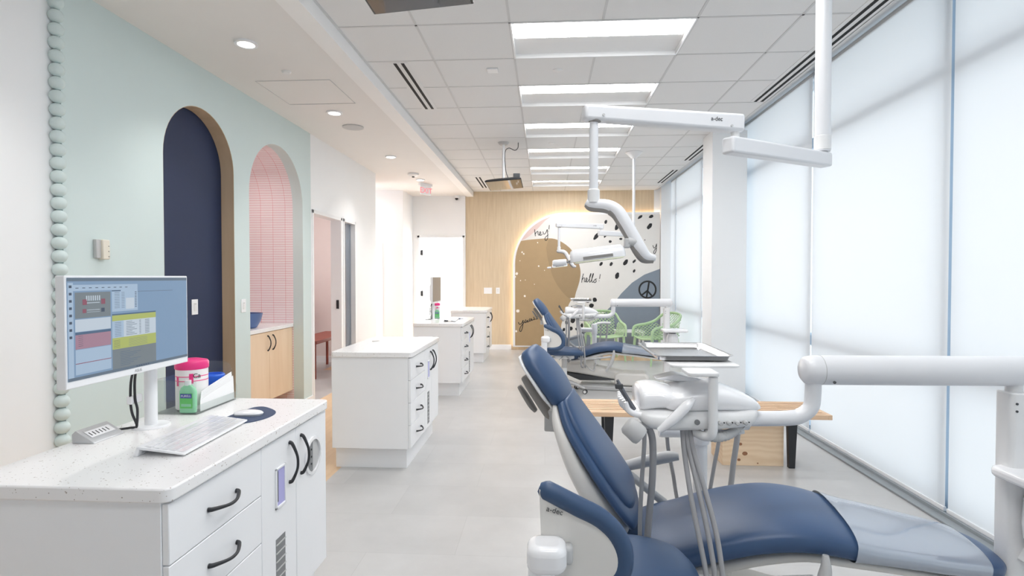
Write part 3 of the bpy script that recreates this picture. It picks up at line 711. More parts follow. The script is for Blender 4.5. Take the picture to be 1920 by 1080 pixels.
# organiser with contents
def organiser(label):
    t = thing('acrylic_organiser', label, 'desk organizer', (-1.475, 2.24, ZT), group='acrylic organisers on the islands')
    x0, x1, y0, y1 = -1.56, -1.378, 2.085, 2.375; e = .003
    finish(boxes((x0, x1, y0, y1, ZT, ZT+e)), 'bottom', 'acrylic', t)
    finish(boxes((x0, x1, y0, y0+e, ZT+e, ZT+.135)), 'front_panel', 'acrylic', t)
    finish(boxes((x0, x0+e, y0+e, y1, ZT+e, ZT+.135)), 'side_panel', 'acrylic', t)
    finish(boxes((x1-e, x1, y0+e, y1, ZT+e, ZT+.035)), 'side_panel', 'acrylic', t)
    bm = B(); prism(bm, [(x0, ZT+e), (x1, ZT+e), (x1, ZT+.06), (x1-.03, ZT+.155), (x1-.05, ZT+.17), (x0, ZT+.17)], 'Y', y1-e, y1); finish(bm, 'back_panel', 'acrylic', t)
    return t
og = organiser('clear acrylic organiser holding wipes and leaflets, nearest island')
Z1 = ZT+.004
def canister(label):
    c = (-1.462, 2.188, Z1); t = thing('wipes_canister', label, 'wipes canister', c, group='wipes canisters')
    finish(lathe(B(), [(0, 0), (.056, 0), (.06, .005), (.06, .165), (.056, .17), (0, .17)], c, 36), 'body', 'label_white', t)
    finish(lathe(B(), [(.061, .165), (.063, .168), (.063, .19), (.058, .198), (.03, .205), (0, .205)], c, 36), 'lid', 'pink', t)
    bm = B()
    for z in (.118, .136): lathe(bm, [(.0601, z), (.0606, z), (.0606, z+.003), (.0601, z+.003)], c, 36)
    finish(bm, 'label_lines', 'pink', t)
    bm = B()
    for a0, a1, z0, z1 in ((-2.05, -1.85, .10, .136), (-1.15, -.9, .11, .15)):
        q0 = [(c[0]+.0612*math.cos(a), c[1]+.0612*math.sin(a)) for a in [a0+(a1-a0)*k/4 for k in range(5)]]
        for (xa, ya), (xb, yb) in zip(q0, q0[1:]):
            bm.faces.new([bm.verts.new((xa, ya, c[2]+z0)), bm.verts.new((xb, yb, c[2]+z0)), bm.verts.new((xb, yb, c[2]+z1)), bm.verts.new((xa, ya, c[2]+z1))])
    finish(bm, 'label_blocks', 'pink', t)
    a = -.70; text('Ca', .026, basis((c[0]+.062*math.cos(a), c[1]+.062*math.sin(a), c[2]+.14), (-math.sin(a), math.cos(a), 0), (0, 0, 1)), 'ink', 'lettering', t, .0004)
    return t
cn = canister('white wipes canister with pink lid in the near organiser')
def bottle(label):
    c = (-1.423, 2.105, Z1); t = thing('sanitizer_bottle', label, 'sanitizer bottle', c, group='sanitizer bottles')
    bm = B(); R = []
    for w_, d_, z in ((.03, .010, 0), (.034, .0135, .004), (.034, .0135, .085), (.028, .011, .10), (.012, .010, .112), (.0, .0, .112)):
        R.append([bm.verts.new((c[0]+max(w_, .001)*se(math.cos(2*PI*k/24), .7), c[1]+max(d_, .001)*se(math.sin(2*PI*k/24), .7), c[2]+z)) for k in range(24)])
    skin(bm, R); finish(bm, 'bottle', 'gel', t)
    bm = B(); put_flat(bm, (c[0]-.026, c[1]-.0137, c[2]+.02), (.052, 0, 0), (0, 0, .06), [(0, 0, 1, 1, 0, 0), (.05, .68, .95, .97, 1, 1), (.1, .12, .9, .3, 2, 1)], None, .2)
    finish(bm, 'label', ['labelgreen', 'blueink', 'gel'], t)
    text('PURELL', .0125, basis((c[0], c[1]-.0145, c[2]+.069), (1, 0, .04), (-.04, 0, 1)), 'white', 'lettering', t, .0002)
    finish(cyl(B(), (c[0], c[1], c[2]+.11), .012, .02, 20), 'cap', 'gloss', t)
    return t
bt = bottle('green gel sanitizer bottle with blue lettering in the near organiser')
bm = lathe(B(), [(0, 0), (.048, 0), (.05, .01), (.05, .115), (.046, .12), (.04, .12), (.038, .112), (0, .112)], (-1.452, 2.312, Z1), 32)
bl = tag(recenter(finish(bm, 'blue_tub', 'bluetub')), 'bright blue round tub behind the leaflets in the near organiser', 'tub')
lf = []
for k in range(6):
    bm = B(); xx = -1.3995+.0024*k; y0 = 2.15-.005*k; zt = .10-.006*k
    prism(bm, [(y0, Z1), (2.367, Z1), (2.367-.003*(k % 3), Z1+zt+.02), (y0+.06, Z1+zt-.01), (y0, Z1+zt-.025)], 'X', xx, xx+.0012)
    tag(recenter(finish(bm, 'leaflet', 'paper')), 'white leaflet standing in the stack inside the near acrylic organiser', 'leaflet', 'white leaflets in the near organiser')
OF = (0, 5.075, 0)
mon2 = dup(mon, OF, 'monitor seen almost edge-on with reflected wood painted tan-grey on its screen, on the third island')
_wood_refl = mat('idle tan grey screen', (150, 140, 130), .3, noise=.01)  # tan paints the wood reflected in the switched-off screen
for o_ in ALL():
    if o_.parent == mon2 and o_.name.startswith('screen'):
        o_.data = o_.data.copy()
        for i_ in range(len(o_.data.materials)): o_.data.materials[i_] = _wood_refl
dup(kb, OF, 'white keyboard on the third island'); dup(ms, OF, 'white mouse on the third island'); dup(og, OF, 'small clear organiser on the third island')
dup(cn, OF, 'pink lidded canister on the third island'); dup(bt, OF, 'small green sanitizer bottle on the third island')
q = mp.copy(); COL.objects.link(q); q.location.y += OF[1]; q['label'] = 'dark mouse pad on the third island'

# ================================================================= wall fittings on the left
def plate(o, ux, w_, h_, label, rocker=True, name='light_switch', m='white'):
    t = thing(name, label, 'light switch', o); ux = Vector(ux); n = ux.cross(Vector((0, 0, 1))); O = Vector(o)
    def bx(a, b, c_, d_, e, f_):
        bm = B(); vs = []
        for u in (a, b):
            for z in (c_, d_):
                for k in (e, f_): vs.append(bm.verts.new(O+ux*u+Vector((0, 0, z))+n*k))
        for q in ((0, 1, 3, 2), (4, 6, 7, 5), (0, 4, 5, 1), (2, 3, 7, 6), (0, 2, 6, 4), (1, 5, 7, 3)): bm.faces.new([vs[i] for i in q])
        return bm
    finish(bx(-w_/2, w_/2, -h_/2, h_/2, 0, .005), 'plate', m, t, bevel=.002)
    if rocker:
        finish(bx(-w_*.2, w_*.2, -h_*.26, h_*.26, .005, .009), 'rocker', 'offwhite', t, bevel=.001)
        finish(bx(-w_*.15, w_*.15, h_*.18, h_*.23, .009, .0095), 'indicator', 'lightgrey', t)
    return t
plate((-2.712, 4.098, 1.19), (0, 1, 0), .075, .118, 'white switch on the navy wall inside the tall arch')
plate((-2.6, 4.59, 1.175), (0, 1, 0), .072, .115, 'white switch on the mint pier between the arches')
plate((-1.12, 10.748, 1.158), (1, 0, 0), .16, .12, 'wider white plate on the wood wall', False)
plate((-.925, 10.748, 1.158), (1, 0, 0), .075, .12, 'narrow white switch on the wood wall beside the mural')
t = thing('thermostat', 'small beige thermostat box on the mint wall above the monitor', 'thermostat', (-2.6, 3.05, 1.53))
finish(boxes((-2.6, -2.578, 3.018, 3.06, 1.53, 1.64)), 'base', 'lightgrey', t, bevel=.004)
finish(boxes((-2.6, -2.565, 3.05, 3.102, 1.525, 1.64)), 'cover', mat('beige plastic', (226, 220, 206), .5, noise=.01), t, bevel=.006)
finish(boxes((-2.566, -2.563, 3.088, 3.093, 1.60, 1.605), (-2.566, -2.563, 3.088, 3.093, 1.57, 1.575), (-2.566, -2.563, 3.088, 3.093, 1.54, 1.545)), 'indicator', 'knobgrey', t)
# niche vanity
t = thing('vanity_cabinet', 'pale maple wall cabinet with two doors in the pink tiled niche', 'cabinet', (-3.0, 5.235, .2))
finish(boxes((-3.31, -2.74, 4.705, 5.765, .2, .885)), 'carcass', 'maple', t)
for y0, y1, hy in ((4.705, 5.27, 5.235), (5.274, 5.765, 5.335)):
    d = finish(boxes((-2.74, -2.722, y0, y1, .205, .882)), 'door', 'maple', t, bevel=.002)
    finish(handle_v(B(), -2.722, hy, .70, .845), 'handle', 'black', d)
tag(recenter(finish(boxes((-3.315, -2.71, 4.705, 5.766, .887, .925)), 'niche_worktop', 'quartz', bevel=.003)), 'white worktop in the pink tiled niche', 'worktop')
bm = lathe(B(), [(0, 0), (.12, 0), (.135, .008), (.17, .07), (.185, .13), (.188, .145), (.178, .145), (.165, .08), (.12, .025), (0, .02)], (-2.945, 5.17, .925), 40)
tag(recenter(finish(bm, 'vessel_sink', 'bowl', angle=60)), 'matte blue bowl sink on the niche worktop', 'sink')
# bench in the side room
t = thing('wooden_bench', 'terracotta red wooden bench inside the left side room', 'bench', (-3.4, 8.1, 0))
finish(boxes((-3.6, -3.15, 7.4, 8.8, .49, .54)), 'seat', 'reddish', t, bevel=.01)
for x, y in ((-3.55, 7.45), (-3.2, 7.45), (-3.55, 8.75), (-3.2, 8.3)):
    finish(tube(B(), [(x, y, 0), (x, y, .49)], .02, 12), 'leg', 'reddish', t)
finish(boxes((-4.1, -3.9, 8.6, 8.95, .45, 1.0)), 'backrest', 'reddish', t, bevel=.01)

# ================================================================= mural on the wood wall
YM = 10.66
t = thing('mural_panel', 'backlit arched mural panel with tan shape, black dabs and handwriting', 'mural', (.77, YM, .07))
XLm, XRm, ZBm, ZTm = -.61, 2.19, .075, 2.655; Rm = .98
def outl(i):
    p = [(XRm, ZBm+i*.6), (XRm, ZTm-i)]; cx, cz, r_ = XLm+Rm, ZTm-Rm, Rm-i
    p += [(cx-r_*math.sin(a), cz+r_*math.cos(a)) for a in [PI/2*k/20 for k in range(21)]]
    p += [(XLm+i, ZBm+i*.6)]; return p
finish(prism(B(), outl(-.012), 'Y', YM+.002, YM+.03), 'frame', 'white', t)
finish(prism(B(), outl(.028), 'Y', YM-.004, YM+.004), 'canvas', 'mural_white', t)
# led strip behind the rim
bm = B(); po = outl(.03); path = [(x, YM+.055, z) for x, z in po[1:]]
tube(bm, path, .008, 8); finish(bm, 'led_strip', 'led', t)
# painted shapes, clipped to the canvas outline
def clip(poly, cl):
    def inside(p, a, b): return (b[0]-a[0])*(p[1]-a[1])-(b[1]-a[1])*(p[0]-a[0]) >= 0
    def inter(p, q, a, b):
        d1 = (b[0]-a[0], b[1]-a[1]); d2 = (q[0]-p[0], q[1]-p[1]); den = d1[0]*d2[1]-d1[1]*d2[0]
        if abs(den) < 1e-12: return q
        tt = ((a[0]-p[0])*d1[1]-(a[1]-p[1])*d1[0])/(d2[0]*d1[1]-d2[1]*d1[0]); return (p[0]+d2[0]*tt, p[1]+d2[1]*tt)
    outp = poly
    for i in range(len(cl)):
        a, b = cl[i], cl[(i+1) % len(cl)]; inp = outp; outp = []
        if not inp: break
        for j in range(len(inp)):
            p, q = inp[j-1], inp[j]
            if inside(q, a, b):
                if not inside(p, a, b): outp.append(inter(p, q, a, b))
                outp.append(q)
            elif inside(p, a, b): outp.append(inter(p, q, a, b))
    return outp
CLIP = outl(.03)
def blob(pix, ly, m, name, sm=5):
    pts = [on_wall(a, b, YM) for a, b in pix]
    if sm:
        q = cr([(a, b, 0) for a, b in pts], sm); pts = [(v.x, v.y) for v in q]
    pts = clip(pts, CLIP)
    bm = B(); prism(bm, pts, 'Y', YM-.0045-ly*.0006, YM-.004); return finish(bm, name, m, t)
blob([(940, 462), (975, 452), (1010, 448), (1040, 448), (1065, 462), (1080, 482), (1088, 505), (1087, 525), (1080, 548), (1072, 575), (1064, 605), (1066, 637), (1062, 660), (1000, 672), (930, 675), (920, 560)], 1, 'tan_paint', 'tan_shape')
blob([(1028, 449), (1042, 449), (1066, 463), (1080, 482), (1088, 505), (1087, 525), (1080, 548), (1074, 563), (1055, 548), (1038, 522), (1028, 490), (1024, 465)], 2, 'tan_dark', 'tan_overlap')
blob([(970, 452), (985, 448), (1005, 432), (1022, 414), (1035, 405), (1040, 398), (1020, 396), (990, 405), (965, 430)], 1, 'mural_pink', 'pink_shape', 4)
pix = [(1050, 660), (1066, 637), (1092, 620), (1120, 598), (1148, 572), (1165, 550), (1185, 530), (1208, 515), (1240, 503)]
blob(pix+[(1262, 500), (1262, 660), (1262, 675), (1050, 675)], 1, 'mural_blue', 'blue_hill', 0)
def dab(px, py, w_, h_, ang, bm, ly=3):
    x, z = on_wall(px, py, YM); a = math.radians(ang); k = YM/FPX; pts = []
    for i in range(12):
        th = 2*PI*i/12; rr = 1+random.uniform(-.12, .12); u = w_/2*k*math.cos(th)*rr; v = h_/2*k*math.sin(th)*rr
        pts.append((x+u*math.cos(a)-v*math.sin(a), z+u*math.sin(a)+v*math.cos(a)))
    pts = clip(pts[::1], CLIP)
    if len(pts) > 2: prism(bm, pts, 'Y', YM-.0045-ly*.0006, YM-.004)
for q in ((1136, 416, 5, 8, -15), (1157, 425, 7, 14, -28), (1118, 443, 7, 15, -35), (1135, 442, 4, 9, -35), (1164, 448, 6, 4, 0), (1144, 453, 6, 5, 0), (1168, 437, 4, 3, 0), (1200, 407, 5, 10, -50), (1221, 406, 9, 6, 20), (1218, 424, 7, 13, -40),
          (1127, 495, 5, 9, -38), (1146, 495, 5, 8, -30), (1173, 492, 7, 12, -38), (1189, 490, 4, 8, -40), (1188, 472, 4, 6, -30), (1157, 517, 7, 12, -20), (1189, 508, 4, 7, -30), (1209, 450, 2, 2, 0), (976, 445, 3, 2, 20)):
    bm = B(); dab(*q, bm); finish(bm, 'black_dab', 'ink', t)
for q in ((1102, 564, 9, 7, 15), (1115, 562, 8, 8, 30), (1109, 573, 9, 8, 15), (1089, 565, 4, 2, 0), (1072, 578, 5, 9, 10), (1084, 580, 8, 7, 30), (1096, 576, 3, 8, 0), (1102, 582, 5, 4, 0), (1074, 600, 9, 11, 0), (1062, 605, 5, 8, 0),
          (1057, 618, 5, 7, -20), (1070, 616, 8, 7, 20), (1091, 610, 5, 8, 0), (1104, 612, 4, 6, 0), (1093, 622, 5, 6, 0), (1081, 617, 5, 5, 0), (1109, 622, 3, 3, 0)):
    bm = B(); dab(*q, bm); finish(bm, 'black_spot', 'ink', t)
# white area with spots under the delivery head
blob([(1058, 640), (1052, 612), (1060, 590), (1068, 568), (1078, 560), (1100, 600), (1092, 622), (1070, 636)], 1.5, 'mural_white', 'white_patch')
bm = B()
for px, py, w_ in ((1008, 455, 2.2), (979, 473, 3), (982, 476, 3), (1010, 499, 3), (975, 489, 1.6), (969, 513, 5), (966, 519, 3), (963.5, 525, 2), (976, 526, 2), (985, 525, 1.5), (984, 555, 4), (971, 583, 6), (968, 621, 4), (1021, 507, 1.5), (1002, 533, 1.5)):
    dab(px, py, w_, w_*1.05, 0, bm)
finish(bm, 'cream_splashes', 'mural_dot', t)
def strokes(lst, m, name, r=.009):
    bm = B()
    for s_ in lst:
        pts = [(on_wall(a, b, YM)[0], YM-.007, on_wall(a, b, YM)[1]) for a, b in s_]; tube(bm, pts, r, 6, 5, r2=.003 if False else None)
    o = finish(bm, name, m, t)
    for v in o.data.vertices:
        yl = v.co.y; base = (YM-.007)-YM
        v.co.y = base+(yl-base)*.25
    return o
strokes([[(1002.5, 430), (1003, 436), (1004, 443)], [(1003.5, 439), (1006, 435), (1008.5, 434), (1009, 439), (1011, 441), (1014, 437), (1013, 434.5), (1011.5, 438), (1013.5, 441.5), (1017, 439)],
         [(1018, 434), (1019.5, 439), (1023, 437), (1026, 430)], [(1026, 430), (1027, 440), (1026.5, 448), (1023, 451), (1022, 446), (1028, 440)], [(1030, 422), (1029.2, 430)], [(1028.6, 433), (1028.5, 434)]], 'ink', 'lettering_hey', .006)
strokes([[(1094, 513), (1091.5, 522), (1090.5, 530)], [(1091, 525), (1094, 521), (1096, 522), (1096, 528), (1099, 527), (1101, 523), (1099.5, 521), (1098.5, 525), (1100.5, 529), (1104, 525), (1108, 515), (1107.5, 513), (1105.5, 520), (1105.5, 529), (1108.5, 526), (1112.5, 515), (1112, 513), (1109.8, 521), (1110, 529), (1113, 528)],
         [(1115, 524), (1113, 528), (1115.5, 530), (1118, 527), (1116, 523.5), (1119, 523)], [(1125.5, 514), (1124, 523)], [(1123.3, 526), (1123.2, 527)]], 'ink', 'lettering_hello', .006)
strokes([[(972, 604), (974, 608), (978, 606), (981, 600)], [(981, 600), (980, 612), (977, 621), (974.5, 620), (976, 613), (984, 603)], [(986, 599), (984, 603), (986, 605), (989, 600), (989, 604), (992, 602)],
         [(994, 597), (992, 600), (994, 602), (996.5, 597), (997, 601), (999, 599)], [(1000.5, 594), (1001.5, 598), (1000, 600), (1003, 598)], [(1005, 592), (1006, 597), (1004, 599), (1008, 596)], [(1009.5, 588), (1008, 594)], [(1007.5, 598), (1007.4, 599)]], 'ink', 'lettering_yaass', .007)
strokes([[(1224, 460), (1226, 465), (1229, 463), (1231, 457)], [(1231, 457), (1230.5, 468), (1228, 475), (1225.5, 474), (1227, 469), (1230.5, 465)]], 'ink', 'lettering_y', .006)
cx_, cy_ = 1214, 543; ring = [(cx_+15.5*math.cos(2*PI*k/24), cy_+15.5*math.sin(2*PI*k/24)) for k in range(25)]
strokes([ring, [(1217, 528), (1212, 558)], [(1213.6, 545), (1203, 553.5)], [(1213.6, 545), (1222, 554.5)]], 'ink', 'peace_symbol', .016)

# ================================================================= dental chair
def dental_chair(label, loc_, rz):
    t = thing('dental_chair', label, 'dental chair', loc_, rz, group='dental chairs'); k = dict(world=False)
    back = finish(loft(B(), [(-.428, .94, .135, .04), (-.392, .855, .185, .05), (-.325, .755, .218, .05), (-.255, .655, .23, .05), (-.195, .575, .23, .045), (-.165, .53, .21, .04), (-.158, .50, .17, .035)], 32, .62, .01), 'backrest_cushion', 'vinyl', t, **k, angle=70)
    finish(loft(B(), [(-.415, .945, .12, .035), (-.372, .862, .165, .05), (-.306, .765, .19, .055), (-.236, .662, .195, .06), (-.188, .592, .185, .055), (-.170, .558, .15, .035)], 30, .55, .012), 'lumbar_pad', 'vinyl', t, **k, angle=70)
    finish(loft(B(), [(-.452, .945, .12, .02), (-.437, .875, .17, .05), (-.405, .80, .20, .07), (-.365, .72, .212, .09), (-.318, .64, .212, .105), (-.268, .565, .205, .12), (-.222, .505, .18, .105), (-.19, .46, .13, .05)], 32, .62, 0), 'backrest_shell', 'shell', t, **k, angle=70)
    finish(loft(B(), [(-.572, 1.118, .10, .045), (-.548, 1.085, .135, .062), (-.505, 1.035, .15, .068), (-.468, .985, .15, .068), (-.441, .94, .135, .058), (-.432, .918, .10, .04)], 28, .62, .02), 'headrest_cushion', 'vinyl', t, **k, angle=70)
    finish(loft(B(), [(-.594, 1.105, .10, .014), (-.570, 1.072, .135, .02), (-.530, 1.018, .148, .022), (-.491, .962, .146, .022), (-.458, .915, .12, .016)], 28, .62, 0), 'headrest_shell', 'offwhite', t, **k, angle=70)
    finish(loft(B(), [(-.590, 1.01, .03, .025), (-.562, .97, .035, .034), (-.508, .89, .035, .034), (-.485, .85, .03, .025)], 16, .6, 0), 'headrest_bracket', 'midgrey', t, **k, angle=60)
    finish(loft(B(), [(-.612, .972, .02, .014), (-.590, .94, .026, .02), (-.562, .897, .026, .02), (-.545, .876, .02, .014)], 16, .6, 0), 'headrest_lever', 'midgrey', t, **k, angle=60)
    finish(boxes((-.505, -.435, -.03, .03, .80, .885)), 'glide_bar', 'lightgrey', t, **k, bevel=.006)
    # seat and leg rest
    finish(loft(B(), [(-.165, .405, .17, .06), (-.09, .412, .225, .08), (.02, .438, .245, .088), (.13, .478, .25, .09), (.25, .515, .25, .09), (.37, .535, .248, .09), (.48, .532, .242, .086), (.56, .518, .236, .078), (.585, .512, .232, .072)], 32, .5, .012), 'seat_cushion', 'vinyl', t, **k, angle=70)
    finish(loft(B(), [(.57, .514, .228, .07), (.68, .497, .215, .062), (.80, .486, .20, .058), (.89, .476, .182, .055), (.97, .466, .162, .052), (1.02, .457, .135, .05), (1.045, .452, .105, .042)], 32, .5, .008), 'leg_rest_cushion', 'vinyl', t, **k, angle=70)
    finish(loft(B(), [(.555, .520, .243, .094), (.62, .510, .230, .082), (.74, .497, .215, .074), (.84, .484, .199, .070), (.93, .473, .178, .067), (.975, .467, .164, .062)], 32, .5, .014, ends=False), 'clear_foot_cover', 'cover', t, **k, angle=70)
    finish(loft(B(), [(-.14, .352, .15, .03), (0, .365, .20, .05), (.14, .405, .21, .05), (.28, .448, .21, .045), (.42, .472, .205, .04), (.56, .462, .195, .04), (.70, .448, .18, .035), (.85, .430, .165, .03), (1.0, .405, .13, .025)], 28, .5, 0), 'under_shell', 'shell', t, **k, angle=70)
    # mechanism
    finish(boxes((-.12, .20, -.10, .10, .27, .37)), 'lift_head', 'shell', t, **k, bevel=.03, seg=4)
    bm = B(); prism(bm, [(-.26, .22), (-.20, .315), (.02, .33), (.30, .275), (.62, .215), (.64, .14), (.55, .115), (.0, .19)], 'Y', -.105, .105); finish(bm, 'lift_arm_cover', 'shell', t, **k, bevel=.03, seg=4)
    bm = B(); prism(bm, [(-.22, .20), (-.05, .125), (.02, .10), (.40, .115), (.56, .12), (.3, .15), (0, .18)], 'Y', -.085, .085); finish(bm, 'lift_arm', 'darkgrey', t, **k, bevel=.008)
    bm = B(); prism(bm, [(.46, .06), (.46, .20), (.52, .225), (.84, .225), (.88, .18), (.90, .06)], 'Y', -.15, .15); finish(bm, 'pump_housing', 'shell', t, **k, bevel=.03, seg=4)
    finish(rbox(B(), .02, 1.0, -.19, .19, 0, .055, .08), 'base_plate', 'lightgrey', t, **k, bevel=.012, seg=3)
    # armrests: upper pads and swept supports on both sides
    for sgn in (1, -1):
        finish(tube(B(), [(-.255, sgn*.275, .56), (-.12, sgn*.285, .60), (-.01, sgn*.285, .632), (.04, sgn*.283, .638)], [.020, .026, .026, .016], 14, 5, up=(0, 0, 1)) if sgn > 0 else tube(B(), [(.02, -.265, .415), (.06, -.27, .405), (.20, -.27, .41), (.42, -.262, .438)], .013, 12, 5), 'armrest' if sgn > 0 else 'release_bar', 'lightgrey', t, **k)
    finish(tube(B(), [(-.26, .25, .60), (-.17, .26, .55), (-.09, .26, .49), (-.02, .255, .44)], .018, 12, 5), 'arm_support', 'lightgrey', t, **k)
    finish(tube(B(), [(.455, -.262, .52), (.452, -.268, .46), (.42, -.27, .36), (.36, -.27, .255)], [.010, .020, .022, .014], 12, 5), 'touch_pad_arm', 'lightgrey', t, **k)
    finish(tube(B(), [(.05, -.12, .34), (.14, -.2, .28), (.2, -.2, .25), (.22, -.12, .33)], .008, 8, 5), 'cable_loop', 'lightgrey', t, **k)
    return t
A9 = math.radians(-9)
ch = dental_chair('blue reclined dental chair in the foreground, clear plastic over the foot', (.5, 2.15, 0), A9)
dup(ch, (-.06, 5.0, 0), 'blue reclined dental chair farther back, in front of the mural')

# ================================================================= operator stool
def stool(label, loc_, rz):
    t = thing('operator_stool', label, 'stool', loc_, rz, group='wheeled operator stools'); k = dict(world=False)
    seat = finish(loft(B(), [(-.215, .495, .11, .05), (-.17, .503, .15, .075), (-.06, .508, .175, .085), (.08, .505, .175, .08), (.17, .495, .15, .07), (.215, .480, .11, .045)], 32, .55, .012), 'seat', 'vinyl_dark', t, **k, angle=70)
    # D-shaped padded back: white shell plate with a padded rim
    D = [(-.255, .845), (-.215, .828), (-.15, .797), (-.09, .766), (-.045, .72), (-.025, .665), (-.035, .612), (-.075, .578), (-.14, .565), (-.245, .567)]
    yb = lambda x: -.215-.03*math.cos((x+.14)*6)
    pts = cr([(x, z, 0) for x, z in D], 4)
    bm = B(); A = [bm.verts.new((p.x, yb(p.x)-.012, p.y)) for p in pts]; C = [bm.verts.new((p.x, yb(p.x)+.028, p.y)) for p in pts]
    n = len(pts)
    bm.faces.new(A); bm.faces.new(C[::-1])
    for i in range(n): bm.faces.new((A[i], C[i], C[(i+1) % n], A[(i+1) % n]))
    finish(bm, 'backrest_shell', 'shell', t, **k)
    finish(tube(B(), [(p.x, yb(p.x)+.006, p.y) for p in pts], [.013, .022]+[.027]*(len(pts)-4)+[.022, .013], 16, up=(0, 1, 0)), 'backrest_pad', 'vinyl_dark', t, **k)
    text('a-dec', .021, basis((-.213, yb(-.213)-.0135, .79), (1, 0, 0), (0, 0, 1))@Matrix.Rotation(-.25, 4, 'Z'), 'darkgrey', 'logo', None, .0005).parent = t
    # recessed arm mount with rounded cap and post
    finish(rbox(B(), -.287, -.182, -.335, -.235, .648, .722, .034, 5), 'post_cap', 'gloss', t, **k, bevel=.022, seg=5)
    finish(boxes((-.19, -.165, -.285, -.225, .655, .705)), 'pivot', 'lightgrey', t, **k, bevel=.01, seg=3)
    finish(rbox(B(), -.284, -.214, -.325, -.265, .40, .665, .02, 4), 'back_post', 'white', t, **k, bevel=.004)
    finish(tube(B(), [(-.268, -.29, .43), (-.265, -.25, .415), (-.18, -.12, .425), (-.08, 0, .44)], .022, 12, 5), 'back_bracket', 'offwhite', t, **k)
    finish(rbox(B(), -.13, .12, -.10, .10, .425, .47, .04), 'seat_plate', 'offwhite', t, **k, bevel=.01)
    for s_ in (-1, 1):
        lv = finish(tube(B(), [(.02*s_, -.09, .455), (.05*s_, -.16, .44), (.07*s_, -.20, .43)], .007, 8, 4), 'lever', 'lightgrey', t, **k)
    finish(lathe(B(), [(.025, .30), (.034, .305), (.034, .44), (.025, .445)], (0, 0, 0), 20), 'gas_spring', 'lightgrey', t, **k)
    finish(lathe(B(), [(.04, .09), (.045, .10), (.036, .13), (.030, .31), (.02, .31)], (0, 0, 0), 20), 'column_cover', 'offwhite', t, **k)
    for i in range(5):
        a = 2*PI*i/5-.35; c, s_ = math.cos(a), math.sin(a)
        lg = finish(tube(B(), [(.02*c, .02*s_, .125), (.12*c, .12*s_, .115), (.2*c, .2*s_, .085), (.265*c, .265*s_, .065)], [.024, .02, .016, .013], 12, 4), 'base_leg', 'lightgrey', t, **k)
        bm = B()
        for o_ in (-.02, .006): cyl(bm, (.265*c-s_*o_, .265*s_+c*o_, .0275), .0275, .014, 18, (-s_, c, 0), mi=0); cyl(bm, (.265*c-s_*(o_-.001), .265*s_+c*(o_-.001), .0275), .018, .016, 18, (-s_, c, 0), mi=1)
        finish(bm, 'caster', ['darkgrey', 'offwhite'], lg, **k)
    return t
st = stool('blue wheeled operator stool in the foreground, white curved back with lettering', (.24, 1.73, 0), 0)
s2 = dup(st, (.0, 5.07, 0), 'blue wheeled operator stool farther back beside the far chair')

